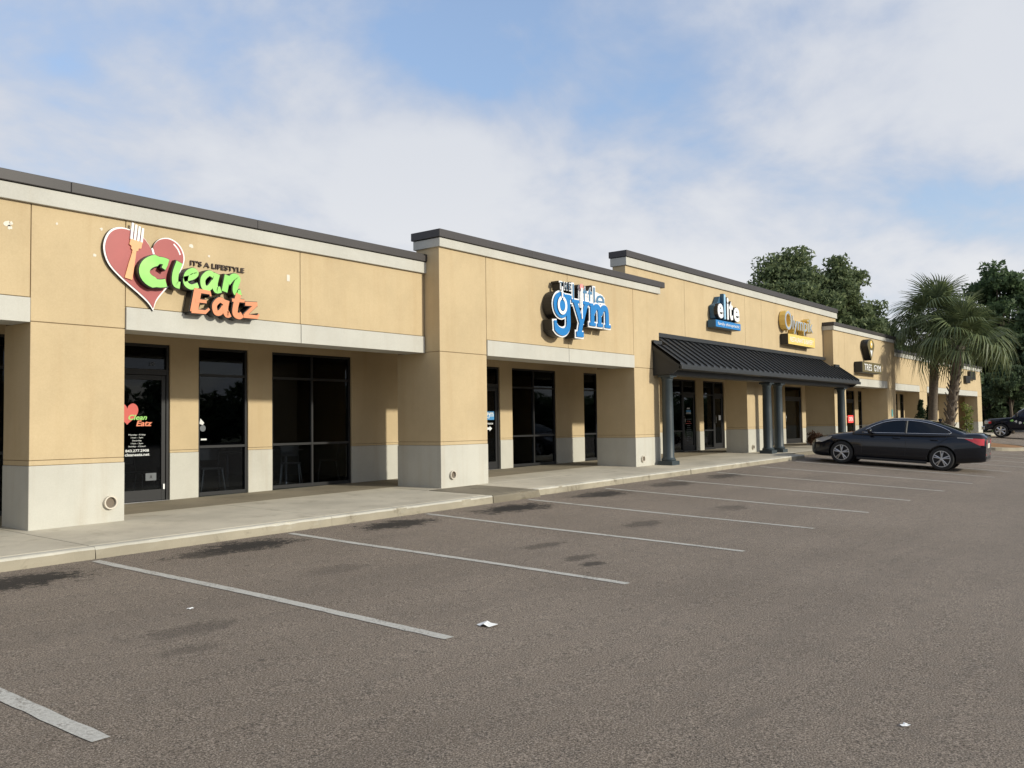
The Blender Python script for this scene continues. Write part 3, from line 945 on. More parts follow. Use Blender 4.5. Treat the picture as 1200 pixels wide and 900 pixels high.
# heart sign
SG = empty('heart_sign', (7.0, 12.29, 3.26))
tag(SG, 'red heart and fork shop sign with green and orange raised letters', 'sign')
YS = 12.3
hl_ = crom([(7.10, 4.10), (7.04, 4.22), (6.90, 4.345), (6.63, 4.405), (6.44, 4.32), (6.355, 4.10), (6.42, 3.86), (6.62, 3.66), (6.88, 3.47), (7.04, 3.34), (7.12, 3.235)], 5)
hr_ = crom([(7.12, 3.235), (7.17, 3.38), (7.30, 3.55), (7.47, 3.74), (7.60, 3.95), (7.63, 4.12), (7.55, 4.28), (7.39, 4.36), (7.23, 4.33), (7.13, 4.23), (7.10, 4.10)], 5)
hp = [tuple(p) for p in hl_[:-1]] + [tuple(p) for p in hr_[:-1]]
cen = (7.03, 3.92)
MB().prism([(cen[0] + (x - cen[0]) * 1.0, cen[1] + (z - cen[1]) * 1.0) for x, z in hp], YS - 0.05, YS - 0.01).build('heart_edge', M_BLACK, SG)
MB().prism([(cen[0] + (x - cen[0]) * 0.995, cen[1] + (z - cen[1]) * 0.995) for x, z in hp], YS - 0.056, YS - 0.0505).build('heart_border', M_SIGNW, SG)
MB().prism([(cen[0] + (x - cen[0]) * 0.955, cen[1] + 0.004 + (z - cen[1]) * 0.945) for x, z in hp], YS - 0.064, YS - 0.0565).build('heart', M_SRED, SG)
MB().stroke(crom([(7.15, 3.98), (7.12, 4.08), (7.09, 4.17)], 4), [0.05] * 4 + [0.03] * 4 + [0.01], YS - 0.066, YS - 0.0645).build('heart_notch', M_SIGNW, SG)
MB().stroke(crom([(7.44, 4.28), (7.51, 4.21), (7.55, 4.13)], 4), 0.022, YS - 0.066, YS - 0.0645).build('heart_shine', M_SIGNW, SG)
fk = MB()
fk.stroke([(6.720, 3.665), (6.765, 3.88), (6.810, 4.08)], [0.115, 0.09, 0.055], YS - 0.085, YS - 0.066)
fk.stroke(crom([(6.800, 4.05), (6.810, 4.10), (6.820, 4.15), (6.840, 4.24)], 4), [0.06] * 4 + [0.11] * 4 + [0.185] * 4 + [0.20], YS - 0.0865, YS - 0.066)
fk.build('fork', M_FORK, SG)
for k in range(4):
    dx = -0.078 + k * 0.052
    MB().stroke([(6.837 + dx, 4.235 - dx * 0.15), (6.860 + dx, 4.46 - dx * 0.35)], [0.036, 0.032], YS - 0.088, YS - 0.066).build('fork_tine', M_SIGNW, SG)
e_ = [(arc(0.33, 0.36, 0.27, 0.30, 15, 340), 0.21)]
cl = [
    (arc(0.50, 0.60, 0.50, 0.50, 62, 300, 20), [0.30] * 4 + [0.48] * 13 + [0.34] * 4),
    ([(0.66, 1.00), (0.60, 0.76)], 0.20),
    (crom([(1.10, 1.14), (1.02, 0.62), (1.06, 0.20), (1.22, 0.13)], 6), 0.30),
    (crom([(1.32, 0.42), (1.62, 0.58), (1.72, 0.76), (1.58, 0.86), (1.40, 0.66), (1.40, 0.28), (1.60, 0.12), (1.84, 0.24)], 5), 0.23),
    (crom([(2.34, 0.76), (2.16, 0.84), (1.98, 0.56), (2.04, 0.20), (2.22, 0.17), (2.38, 0.50)], 5), 0.25),
    (crom([(2.46, 0.86), (2.42, 0.40), (2.50, 0.12), (2.66, 0.18)], 5), 0.28),
    (crom([(2.84, 0.86), (2.80, 0.10)], 5), 0.30),
    (crom([(2.88, 0.52), (3.06, 0.84), (3.24, 0.76), (3.18, 0.36), (3.24, 0.10), (3.42, 0.16)], 5), 0.28)]
letters('green letters', cl, 6.88, 3.60, 0.485, 0.345,
        [(M_BLACK, 0.022, YS - 0.160, YS - 0.012, 'letter_return'), (M_SGREEN, 0.0, YS - 0.178, YS - 0.1755, 'letter_face')], SG, 0.10)
MB().box(7.05, 8.45, YS - 0.06, YS - 0.013, 3.70, 3.76).build('raceway', M_BLACK, SG)
ez = [
    ([(0.16, 1.05), (0.10, 0.02)], 0.38),
    ([(0.02, 1.02), (0.66, 0.98), (0.70, 0.82)], [0.20, 0.17, 0.10]),
    ([(0.12, 0.55), (0.56, 0.55)], 0.15),
    ([(0.0, 0.07), (0.56, 0.07), (0.70, 0.24)], [0.20, 0.17, 0.10]),
    (crom([(1.28, 0.62), (1.08, 0.70), (0.90, 0.44), (0.98, 0.12), (1.16, 0.12), (1.30, 0.40)], 5), 0.25),
    (crom([(1.38, 0.72), (1.36, 0.30), (1.46, 0.06), (1.58, 0.12)], 5), 0.29),
    (crom([(1.86, 1.08), (1.78, 0.50), (1.80, 0.14), (1.98, 0.04), (2.10, 0.14)], 5), 0.29),
    ([(1.60, 0.76), (2.14, 0.78)], 0.15),
    ([(2.18, 0.66), (2.72, 0.70)], 0.19),
    ([(2.66, 0.66), (2.24, 0.14)], 0.17),
    ([(2.16, 0.08), (2.78, 0.08), (2.84, 0.22)], [0.19, 0.17, 0.08])]
letters('orange letters', ez, 7.66, 3.255, 0.425, 0.34,
        [(M_BLACK, 0.022, YS - 0.170, YS - 0.012, 'letter_return'), (M_SORANGE, 0.0, YS - 0.19, YS - 0.1875, 'letter_face')], SG, 0.10)
text_mb("IT'S A LIFESTYLE", 7.75, 8.72, 4.005, 4.085, YS - 0.03, 0.029, 0.012).build('lettering', M_SBROWN, SG)

# blue gym sign
G = empty('gym_sign', (17.4, 11.89, 3.45))
tag(G, 'blue and white raised gym sign on the second building', 'sign')
YG = 11.9
gs = [
    (arc(0.46, 0.62, 0.27, 0.31, 0, 360, 26), 0.30),
    ([(0.80, 1.02), (0.80, 0.30)], 0.25),
    ([(0.66, 0.94), (0.98, 0.94)], 0.15),
    (crom([(0.80, 0.30), (0.78, -0.12), (0.58, -0.30), (0.32, -0.28), (0.16, -0.16)], 6), [0.25] * 10 + [0.27] * 15),
    ([(0.14, 0.06), (0.16, -0.22)], 0.16),
    # y
    ([(1.16, 0.82), (1.50, 0.02)], 0.24),
    ([(1.74, 0.80), (1.44, 0.02), (1.36, -0.30)], [0.22, 0.24, 0.24]),
    ([(0.98, 0.83), (1.36, 0.83)], 0.13),
    ([(1.56, 0.83), (1.90, 0.83)], 0.13),
    ([(1.20, -0.32), (1.56, -0.32)], 0.20),
    # m
    ([(2.06, 0.80), (2.06, 0.14)], 0.24),
    (crom([(2.10, 0.52), (2.26, 0.76), (2.44, 0.66), (2.46, 0.14)], 5), 0.22),
    (crom([(2.50, 0.52), (2.68, 0.76), (2.86, 0.66), (2.88, 0.14)], 5), 0.23),
    ([(1.92, 0.80), (2.10, 0.80)], 0.13),
    ([(1.90, 0.10), (2.22, 0.10)], 0.13), ([(2.32, 0.10), (2.60, 0.10)], 0.13), ([(2.74, 0.10), (3.06, 0.10)], 0.13)]
letters('gym', gs, 16.36, 3.79, 0.80, 0.66,
        [(M_BLACK, 0.06, YG - 0.255, YG - 0.03, 'letter_return'), (M_SIGNW, 0.065, YG - 0.285, YG - 0.280, 'letter_border'), (M_SBLUE, -0.01, YG - 0.315, YG - 0.311, 'letter_face')], G)
gcx, gcz = 16.36 + 0.46 * 0.8, 3.79 + 0.62 * 0.66
MB().stroke(arc(gcx, gcz - 0.01, 0.150, 0.175, 105, 435, 24), 0.075, YG - 0.342, YG - 0.336).build('ring', M_SIGNW, G)
MB().lathe([(0.115, 0), (0.115, -0.004)], (gcx, YG - 0.336, gcz - 0.01), 20, 'y').build('ring_drop', M_SBLUE, G)
MB().stroke([(gcx, 4.62), (gcx, 4.36)], 0.055, YG - 0.346, YG - 0.34).build('ring_strap', M_SIGNW, G)
MB().stroke([(17.53, 4.68), (17.53, 3.95)], [0.06, 0.04], YG - 0.345, YG - 0.335).build('figure_line', M_SIGNW, G)
MB().lathe([(0.075, 0), (0.075, -0.012)], (17.53, YG - 0.33, 4.70), 18, 'y').build('figure_head', M_PINK, G)
MB().prism([(17.60, 4.24), (18.62, 4.22), (18.64, 4.56), (18.30, 4.66), (17.62, 4.64)], YG - 0.272, YG - 0.262).build('lettering_plate', M_SIGNW, G)
for ch, a, b, z0, z1 in (('L', 17.22, 17.42, 4.25, 4.74), ('i', 17.50, 17.58, 4.25, 4.72), ('t', 17.64, 17.83, 4.26, 4.72), ('t', 17.87, 18.06, 4.26, 4.72), ('l', 18.11, 18.17, 4.26, 4.76), ('e', 18.22, 18.60, 4.26, 4.60)):
    text_mb(ch, a - 0.05, b + 0.05, z0 - 0.05, z1 + 0.05, YG - 0.25, 0.21, 0.06).build('lettering_return', M_BLACK, G)
    text_mb(ch, a - 0.035, b + 0.035, z0 - 0.035, z1 + 0.035, YG - 0.285, 0.02, 0.05).build('lettering_border', M_SIGNW, G)
    if ch != 'i': text_mb(ch, a, b, z0, z1, YG - 0.296, 0.008, 0.0).build('lettering', M_SMID, G)
for off, y0, mt, nm, ex in ((0.05, YG - 0.24, M_BLACK, 'lettering_return', 0.2), (0.035, YG - 0.275, M_SIGNW, 'lettering_border', 0.02)):
    text_mb('T H E', 16.70, 17.20, 4.56, 4.76, y0, ex, off).build(nm, mt, G)
text_mb('T H E', 16.73, 17.17, 4.585, 4.735, YG - 0.285, 0.006, -0.006).build('lettering', M_SDBLUE, G)
MB().box(16.9, 18.6, YG - 0.08, YG - 0.005, 4.12, 4.20).build('raceway', M_BLACK, G)

# clinic sign
C = empty('clinic_sign', (26.5, 12.29, 4.35))
tag(C, 'blue clinic sign with white raised letters and a blue box under them', 'sign')
YE = 12.3
MB().prism([(25.85, 4.72), (25.80, 5.12), (26.05, 5.22), (26.22, 5.44), (26.46, 5.42), (26.60, 5.26), (27.40, 5.12), (27.50, 4.86), (27.42, 4.70)], YE - 0.20, YE - 0.03).build('backing', M_SDBLUE, C, bevel=0.01)
for s_, a, b, z0, z1, mt in (('e', 25.80, 26.20, 4.72, 5.18, M_SIGNW), ('l', 26.27, 26.38, 4.72, 5.50, M_LBLUE), ('i', 26.48, 26.60, 4.72, 5.42, M_SIGNW), ('t', 26.64, 26.92, 4.72, 5.32, M_SIGNW), ('e', 26.98, 27.42, 4.70, 5.16, M_SIGNW)):
    text_mb(s_, a - 0.02, b + 0.02, z0 - 0.02, z1 + 0.02, YE - 0.30, 0.11, 0.05).build('letter_return', M_SDBLUE if s_ == 'l' else M_BLACK, C)
    text_mb(s_, a, b, z0, z1, YE - 0.322, 0.02, 0.03).build('letter_face', mt, C)
MB().box(25.66, 27.52, YE - 0.30, YE - 0.03, 4.43, 4.66).build('name_box', M_SDBLUE, C, bevel=0.015)
MB().box(25.67, 27.51, YE - 0.31, YE - 0.302, 4.44, 4.65).build('name_face', M_SBLUE, C)
text_mb('family chiropractic', 25.80, 27.40, 4.475, 4.60, YE - 0.318, 0.006).build('lettering', M_SIGNW, C)

# bakery sign
K = empty('bakery_sign', (33.0, 12.29, 4.25))
tag(K, 'silver lettered restaurant sign above a gold box with dark sides', 'sign')
for s_, a, b, z0, z1 in (('O', 31.55, 32.20, 4.80, 5.50), ('lympik', 32.28, 34.40, 4.70, 5.36)):
    text_mb(s_, a - 0.015, b + 0.015, z0 - 0.015, z1 + 0.015, YE - 0.24, 0.21, 0.02).build('letter_return', M_GOLD, K)
    text_mb(s_, a, b, z0, z1, YE - 0.26, 0.018, 0.0).build('letter_face', M_SILVER, K)
MB().box(31.66, 34.42, YE - 0.30, YE - 0.02, 4.27, 4.66).build('name_box', M_BLACK, K, bevel=0.015)
MB().box(31.67, 34.41, YE - 0.312, YE - 0.302, 4.28, 4.65).build('name_face', M_GOLD, K)
text_mb('RESTAURANT & BAKERY', 31.85, 34.25, 4.37, 4.55, YE - 0.318, 0.005).build('lettering', M_SIGNW, K)

# bronze pin and name box
P_ = empty('pin_sign', (40.2, 11.89, 4.05))
tag(P_, 'bronze map-pin shaped emblem above a name box on the fourth building', 'sign', 'bronze signs on the fourth building')
pin = arc(40.30, 4.72, 0.50, 0.27, -20, 200, 16) + [(40.30, 4.06)]
MB().prism(pin, YG - 0.30, YG - 0.02).build('pin_body', M_BLACK, P_, bevel=0.01)
MB().prism([(40.30 + (x - 40.30) * 0.97, 4.62 + (z - 4.62) * 0.97) for x, z in pin], YG - 0.312, YG - 0.302).build('pin_face', M_BRONZE, P_)
MB().lathe([(0.17, 0), (0.17, -0.012)], (40.30, YG - 0.313, 4.76), 18, 'y').build('pin_eye', M_GOLD, P_)
MB().lathe([(0.07, 0), (0.07, -0.012)], (40.30, YG - 0.326, 4.76), 14, 'y').build('pin_dot', M_SIGNW, P_)
MB().prism([(40.14, 4.50), (40.46, 4.50), (40.33, 4.22)], YG - 0.322, YG - 0.3125).build('pin_tip', M_SIGNW, P_)
T_ = empty('name_sign', (40.2, 11.89, 3.5))
tag(T_, 'bronze box sign with pale capital letters under the pin emblem', 'sign', 'bronze signs on the fourth building')
MB().box(38.85, 41.65, YG - 0.34, YG - 0.02, 3.50, 3.96).build('sign_box', M_BLACK, T_, bevel=0.02)
MB().box(38.87, 41.63, YG - 0.352, YG - 0.342, 3.52, 3.94).build('sign_face', M_BRONZE, T_)
text_mb('TRES  GYM', 39.1, 41.45, 3.59, 3.87, YG - 0.366, 0.012, 0.0).build('lettering', M_SIGNW, T_)
Q_ = empty('block_sign', (63.4, 12.28, 3.7))
tag(Q_, 'dark two-square sign on the low building by the palms', 'sign')
MB().box(62.1, 63.3, 12.12, 12.28, 3.72, 4.18).build('square', M_BLACK, Q_, bevel=0.02)
MB().box(63.32, 65.0, 12.12, 12.28, 3.98, 4.52).build('square', M_BLACK, Q_, bevel=0.02)
M_OPEN = NT('open_glow'); M_OPEN.set(Base_Color=(0.5, 0.03, 0.03), Emission_Color=(1.0, 0.08, 0.06), Emission_Strength=0.9); M_OPEN = M_OPEN.m
OS = empty('open_sign', (46.95, YB + 0.03, 1.35))
tag(OS, 'small red open sign in the door behind the last canopy column', 'sign')
MB().box(46.55, 47.35, YB + 0.012, YB + 0.03, 1.34, 1.72).build('panel', M_OPEN, OS)
text_mb('OPEN', 46.62, 47.28, 1.42, 1.64, YB + 0.004, 0.006, 0.02).build('lettering', M_SIGNW, OS)

# ------------------------------------------------------------------ cafe furniture behind the glass
M_SEAT = plain('chair_seat', (0.16, 0.15, 0.14), 0.5)
M_LEG = plain('chair_leg', (0.40, 0.40, 0.38), 0.5)


def chair(x, y, rz, label):
    z = zs(x, YB)
    c = empty('cafe_chair', (x, y, z), 0)
    c.rotation_euler = (0, 0, rz); LOC[c.name] = (0, 0, 0)
    tag(c, label, 'chair', 'chairs inside the food shop')
    for sx in (-1, 1):
        MB().tube([(sx * 0.23, -0.22, 0), (sx * 0.17, -0.17, 0.45)], 0.013, 6).build('leg', M_LEG, c, smooth=True)
        MB().tube([(sx * 0.21, 0.24, 0), (sx * 0.17, 0.17, 0.45)], 0.013, 6).build('leg', M_LEG, c, smooth=True)
    m = MB().box(-0.2, 0.2, -0.2, 0.2, 0.45, 0.475).build('seat', M_SEAT, c, bevel=0.01)
    m = MB(); m.tube([(-0.17, 0.17, 0.46), (-0.18, 0.24, 0.85), (0.18, 0.24, 0.85), (0.17, 0.17, 0.46)], 0.012, 6)
    m.box(-0.17, 0.17, 0.225, 0.245, 0.62, 0.83)
    m.build('backrest', M_SEAT, c)


chair(8.75, 15.5, 0.5, 'metal-legged chair behind the glass door with lettering')
chair(10.15, 15.35, -0.4, 'metal-legged chair behind the narrow window')
chair(12.05, 15.35, 2.4, 'metal-legged chair behind the left half of the wide window')
chair(13.2, 15.5, -2.3, 'metal-legged chair behind the right half of the wide window')
for x, lb in ((10.75, 'small round table between the narrow and the wide window'), (12.2, 'small round table behind the wide window')):
    z = zs(x, YB)
    t_ = empty('cafe_table', (x, 15.7, z))
    tag(t_, lb, 'table', 'tables inside the food shop')
    MB().lathe([(0.36, 0.72), (0.37, 0.735), (0.36, 0.75)], (x, 15.7, z), 24).build('table_top', M_SEAT, t_)
    MB().lathe([(0.22, 0.0), (0.2, 0.02), (0.03, 0.05), (0.03, 0.72)], (x, 15.7, z), 16).build('pedestal', M_STEEL, t_)

# ------------------------------------------------------------------ vehicles
def car_paint(name, c, coat=1.0, rough=0.35):
    t = NT(name)
    t.L(t.mix(t.noise(400, 1), tuple(x * 0.9 for x in c), tuple(x * 1.15 for x in c)), t.b.inputs['Base Color'])
    t.set(Roughness=rough, Metallic=0.1, Coat_Weight=coat, Coat_Roughness=0.02, Specular_IOR_Level=0.15)
    return t.m


M_NAVY = car_paint('car_paint_navy', (0.0035, 0.005, 0.010), 0.8, 0.3)
M_TRUCK = car_paint('truck_paint', (0.005, 0.007, 0.015), 0.6, 0.3)
M_TYRE = plain('tyre_rubber', (0.018, 0.018, 0.018), 0.85)
M_RIM = plain('alloy_rim', (0.50, 0.51, 0.53), 0.32, 0.9)
M_DARKP = plain('dark_plastic', (0.012, 0.012, 0.013), 0.6)
M_TAIL = plain('tail_lamp_red', (0.55, 0.015, 0.02), 0.18, 0, 0.1, 20, Coat_Weight=1.0)
M_LAMP = plain('lamp_clear', (0.55, 0.56, 0.58), 0.15, 0.4)
M_PLATE = plain('plate', (0.62, 0.60, 0.5), 0.5)


def interp(tab, x):
    xs_ = [t[0] for t in tab]; ys_ = [t[1] for t in tab]
    return float(np.interp(x, xs_, ys_))


def smooth_tab(tab, n=60):
    """resample a profile with a light smoothing so lofts have no kinks"""
    xs_ = np.linspace(tab[0][0], tab[-1][0], n)
    ys_ = np.interp(xs_, [t[0] for t in tab], [t[1] for t in tab])
    k = np.array([1, 2, 3, 2, 1]) / 9.0
    pad = np.pad(ys_, 2, mode='edge')
    ys2 = np.convolve(pad, k, mode='valid')
    return list(zip(xs_, ys2))


def bool_cut(ob, cyls):
    """cut cylinders (axis along local y) from a mesh object, baked into its mesh"""
    cut = []
    for (cx, cz, r, y0, y1) in cyls:
        m = MB().lathe([(r, y0), (r, y1)], (cx, 0, cz), 36, 'y')
        me = bpy.data.meshes.new('cut'); me.from_pydata(m.v, [], m.f)
        bm = bmesh.new(); bm.from_mesh(me); bmesh.ops.recalc_face_normals(bm, faces=bm.faces); bm.to_mesh(me); bm.free()
        c = bpy.data.objects.new('cut', me); col.objects.link(c); cut.append(c)
        md = ob.modifiers.new('b', 'BOOLEAN'); md.object = c; md.operation = 'DIFFERENCE'; md.solver = 'EXACT'
    par = ob.parent; mw = ob.matrix_world.copy()
    ob.parent = None
    bpy.context.view_layer.update()
    dg = bpy.context.evaluated_depsgraph_get()
    me = bpy.data.meshes.new_from_object(ob.evaluated_get(dg))
    ob.modifiers.clear()
    ob.data = me
    ob.parent = par
    for c in cut: bpy.data.objects.remove(c)


def wheel(parent, x, y, r, w, side, spokes=5, split=True, rim_mat=None):
    """wheel with axis along y; side=-1 faces -y"""
    t = MB()
    prof = [(r * 0.70, -w / 2), (r * 0.92, -w / 2), (r * 0.985, -w / 2 + 0.025), (r, -w * 0.25), (r, w * 0.25), (r * 0.985, w / 2 - 0.025), (r * 0.92, w / 2), (r * 0.70, w / 2)]
    t.lathe(prof, (x, y, r), 36, 'y', False)
    wh = t.build('wheel', M_TYRE, parent, smooth=True)
    md = wh.modifiers.new('es', 'EDGE_SPLIT'); md.split_angle = math.radians(40)
    yo = y + side * (w / 2 - 0.004)
    m = MB()
    rr = r * 0.70
    m.lathe([(rr, -0.012), (rr, 0.012), (rr * 0.94, 0.012), (rr * 0.93, -0.012), (rr, -0.012)], (x, yo, r), 36, 'y', False)
    m.lathe([(rr * 0.20, -0.02), (rr * 0.17, 0.02)], (x, yo - side * 0.01, r), 18, 'y')
    for k in range(spokes):
        a0 = 2 * PI * k / spokes + 0.3
        for da in ((-0.16, 0.16) if split else (0,)):
            p0 = (x + rr * 0.15 * math.cos(a0), yo, r + rr * 0.15 * math.sin(a0))
            p1 = (x + rr * 0.95 * math.cos(a0 + da), yo - side * 0.006, r + rr * 0.95 * math.sin(a0 + da))
            m.tube([p0, p1], [0.024, 0.016] if split else [0.055, 0.06], 6)
    m.build('rim', rim_mat or M_RIM, wh, smooth=False)
    MB().lathe([(rr * 0.93, -0.003), (rr * 0.93, 0.003)], (x, yo - side * 0.07, r), 28, 'y').build('brake_disc', M_DARKP, wh)
    return wh


def loft(stations, secfun, close=True):
    m = MB()
    rings = [secfun(x) for x in stations]
    n = len(rings[0])
    v = [p for r in rings for p in r]
    f = []
    for i in range(len(rings) - 1):
        for k in range(n - 1 + (1 if close else 0)):
            f.append((i * n + k, i * n + (k + 1) % n, (i + 1) * n + (k + 1) % n, (i + 1) * n + k))
    f += [tuple(range(n - 1, -1, -1)), tuple((len(rings) - 1) * n + k for k in range(n))]
    m.add(v, f)
    return m


def mirror_sec(half):
    """half section [(y,z)] from bottom centre-side to top centre-side at y>0 -> closed ring"""
    return [(y, z) for y, z in half] + [(-y, z) for y, z in reversed(half)]


def sedan(loc, rz, label):
    C_ = empty('parked_car', loc, rz); LOC[C_.name] = (0, 0, 0)
    C_.rotation_euler = (0, 0, rz)
    tag(C_, label, 'car')
    # local axes: x = 0 front ... 4.85 rear, y across (driver's left = -y), origin at front-left? centred on y
    L_ = 4.85
    top = smooth_tab([(0, .62), (.05, .70), (.2, .78), (.55, .87), (1.0, .95), (1.35, 1.0), (1.6, 1.0), (3.9, 1.05), (4.2, 1.10), (4.5, 1.125), (4.70, 1.125), (4.79, 1.08), (4.85, 1.0)], 120)
    wid = smooth_tab([(0, .52), (.06, .66), (.18, .78), (.45, .86), (.9, .905), (1.6, .91), (3.2, .915), (4.0, .905), (4.4, .86), (4.65, .82), (4.79, .77), (4.85, .70)], 120)
    bot = smooth_tab([(0, .30), (.06, .22), (.3, .19), (.7, .19), (1.0, .19), (3.9, .20), (4.3, .24), (4.6, .28), (4.8, .30), (4.85, .34)], 120)

    def sec(x):
        w, t, b = interp(wid, x), interp(top, x), interp(bot, x)
        h = t - b
        half = [(w * .40, b), (w * .86, b), (w * .955, b + .05), (w * .985, b + h * .22), (w * 1.0, b + h * .42), (w * .995, b + h * .60),
                (w * .975, b + h * .74), (w * .955, b + h * .80), (w * .93, b + h * .88), (w * .86, b + h * .955), (w * .62, b + h * .99), (w * .25, b + h * 1.005)]
        return [(x, y, z) for y, z in mirror_sec(half)]
    st = sorted(set([0, .02, .05, .09, .14, .2, .28, .38] + [round(.5 + .12 * i, 3) for i in range(34)] + [4.55, 4.62, 4.68, 4.73, 4.77, 4.80, 4.83, 4.85]))
    body = loft(st, sec).build('body', M_NAVY, C_, smooth=True)
    FW, RW, R_ = 0.96, 3.735, 0.335
    bool_cut(body, [(FW, R_ + .015, R_ + .045, -1.2, -.55), (FW, R_ + .015, R_ + .045, .55, 1.2), (RW, R_ + .015, R_ + .045, -1.2, -.55), (RW, R_ + .015, R_ + .045, .55, 1.2)])
    md = body.modifiers.new('es', 'EDGE_SPLIT'); md.split_angle = math.radians(50)
    body.data.polygons.foreach_set('use_smooth', [True] * len(body.data.polygons))
    # cabin
    roof = smooth_tab([(1.25, .985), (1.45, 1.10), (1.75, 1.26), (2.05, 1.385), (2.3, 1.445), (2.6, 1.468), (3.0, 1.462), (3.3, 1.43), (3.6, 1.36), (3.9, 1.26), (4.2, 1.14), (4.32, 1.09)], 120)
    belt = [(1.25, .93), (4.32, 1.03)]
    rw = smooth_tab([(1.25, .72), (1.7, .655), (2.1, .61), (2.8, .60), (3.4, .60), (3.9, .63), (4.32, .66)], 60)
    bw = [(1.25, .845), (2.0, .868), (3.4, .865), (4.32, .79)]

    def csec(x):
        t, b, r_, w = interp(roof, x), interp(belt, x), interp(rw, x), interp(bw, x)
        h = max(t - b, .02)
        half = [(w * .5, b - .06), (w, b - .05), (w, b), (w + (r_ - w) * .45, b + h * .5), (w + (r_ - w) * .85, b + h * .86), (r_ * .95, b + h * .945), (r_ * .78, b + h * .98), (r_ * .4, b + h * 1.0), (r_ * .1, b + h * 1.003)]
        return [(x, y, z) for y, z in mirror_sec(half)]
    cs = [1.25 + i * (4.32 - 1.25) / 44 for i in range(45)]
    cab = loft(cs, csec).build('cabin', M_NAVY, C_, smooth=True)

    def side_y(x, z, off):
        t, b, r_, w = interp(roof, x), interp(belt, x), interp(rw, x), interp(bw, x)
        h = max(t - b, .02); q = (z - b) / h
        y = np.interp(q, [0, .5, .86, .945], [w, w + (r_ - w) * .45, w + (r_ - w) * .85, r_ * .95])
        return float(y) + off
    upper = crom([(1.62, 1.055), (1.85, 1.19), (2.15, 1.315), (2.55, 1.385), (3.0, 1.383), (3.4, 1.325), (3.7, 1.235), (3.9, 1.145)], 6)
    lower = lambda x: interp([(1.50, .985), (3.9, 1.065), (4.0, 1.09)], x)

    def pane(x0, x1, s, name='side_window'):
        m = MB(); v, f = [], []
        xs_ = np.linspace(x0, x1, 22)
        ux = [p[0] for p in upper]; uz = [p[1] for p in upper]
        for x in xs_:
            zt = float(np.interp(x, ux, uz)); zb = min(lower(x), zt - .005)
            for q in (0, .33, .66, 1):
                z = zb + (zt - zb) * q
                v.append((x, s * side_y(x, z, .006), z))
        for i in range(21):
            for a in range(3): f.append((i * 4 + a, (i + 1) * 4 + a, (i + 1) * 4 + a + 1, i * 4 + a + 1))
        m.add(v, f)
        return m.build(name, M_CARGLASS, cab, smooth=True)
    for s in (-1, 1):
        pane(1.64, 2.70, s); pane(2.79, 3.86, s)
        up = [(p[0], s * side_y(p[0], p[1], .010), p[1] + .006) for p in upper]
        lo = [(x, s * side_y(x, lower(x), .012), lower(x) - .006) for x in np.linspace(1.52, 3.93, 26)]
        MB().tube(up, .009, 5).build('window_trim', M_CHROME, cab, smooth=True)
        MB().tube(lo, .008, 5).build('window_trim', M_CHROME, cab, smooth=True)
        MB().tube([up[-1], (3.95, s * side_y(3.95, 1.10, .012), 1.10), lo[-1]], .009, 5).build('window_trim', M_CHROME, cab, smooth=True)
        m = MB()
        m.tube([(2.745, s * side_y(2.745, lower(2.745), .003), lower(2.745)), (2.745, s * side_y(2.745, 1.22, .003), 1.22), (2.745, s * side_y(2.745, 1.38, .003), 1.38)], .035, 6)
        m.build('door_pillar', M_DARKP, cab)
        # mirrors
        m = MB(); m.lathe([(.02, -.10), (.075, -.07), (.085, 0), (.075, .06), (.02, .08)], (1.78, s * .99, 1.03), 14, 'y')
        for i, p in enumerate(m.v): m.v[i] = (1.78 + (p[0] - 1.78) * .8, p[1], p[2])
        mr = m.build('mirror', M_NAVY, C_, smooth=True)
        MB().tube([(1.74, s * .86, .99), (1.77, s * .95, 1.02)], .022, 6).build('mirror_arm', M_DARKP, mr)
        # shut lines and handles
        for x, z0, z1 in ((1.53, .36, .97), (2.745, .30, 1.02)):
            pts = [(x + .02 * math.sin((z - .3) * 3), s * (interp(wid, x) * float(np.interp((z - interp(bot, x)) / (interp(top, x) - interp(bot, x)), [0, .22, .42, .6, .74, .8, .88], [.93, .985, 1.0, .995, .975, .955, .93])) + .0005), z) for z in np.linspace(z0, z1, 8)]
            MB().tube(pts, .004, 4).build('shut_line', M_DARKP, body)
        pts = [(x, s * (interp(wid, x) * .987 + .0005), z) for x, z in ((3.42, .40), (3.52, .62), (3.66, .78), (3.82, .92), (3.86, 1.02))]
        MB().tube(pts, .004, 4).build('shut_line', M_DARKP, body)
        for x in (2.50, 3.52):
            MB().tube([(x - .10, s * .905, .865), (x - .06, s * .925, .87), (x + .06, s * .925, .872), (x + .10, s * .905, .87)], .013, 6).build('door_handle', M_NAVY, body, smooth=True)
        MB().box(1.40, 3.34, s * .86 - .03, s * .86 + .03, .165, .235).build('sill', M_DARKP, body, bevel=.01)
        # lamps
        hl = [(.16, .60), (.16, .70), (.42, .78), (.66, .81), (.60, .73), (.36, .62)]
        m = MB(); v = [(x, s * (interp(wid, x) * .985 + .004), z) for x, z in hl]
        m.add(v + [(x, s * (interp(wid, x) * .9), z) for x, z in hl], [tuple(range(6)), tuple(range(11, 5, -1))] + [(i, (i + 1) % 6, (i + 1) % 6 + 6, i + 6) for i in range(6)])
        m.build('headlight', M_LAMP, C_)
        # tail lamp wraps the corner
        v, f = [], []
        for x in np.linspace(4.30, 4.80, 14):
            q = (x - 4.30) / .50
            zt, zb = .975 - .01 * q, .95 - .17 * min(1, q * 1.3)
            for z in np.linspace(zb, zt, 4):
                hh = (z - interp(bot, x)) / (interp(top, x) - interp(bot, x))
                y = interp(wid, x) * float(np.interp(hh, [.22, .42, .6, .74, .8, .88, .955], [.985, 1.0, .995, .975, .955, .93, .86])) + .008
                v.append((x + .004, s * y, z))
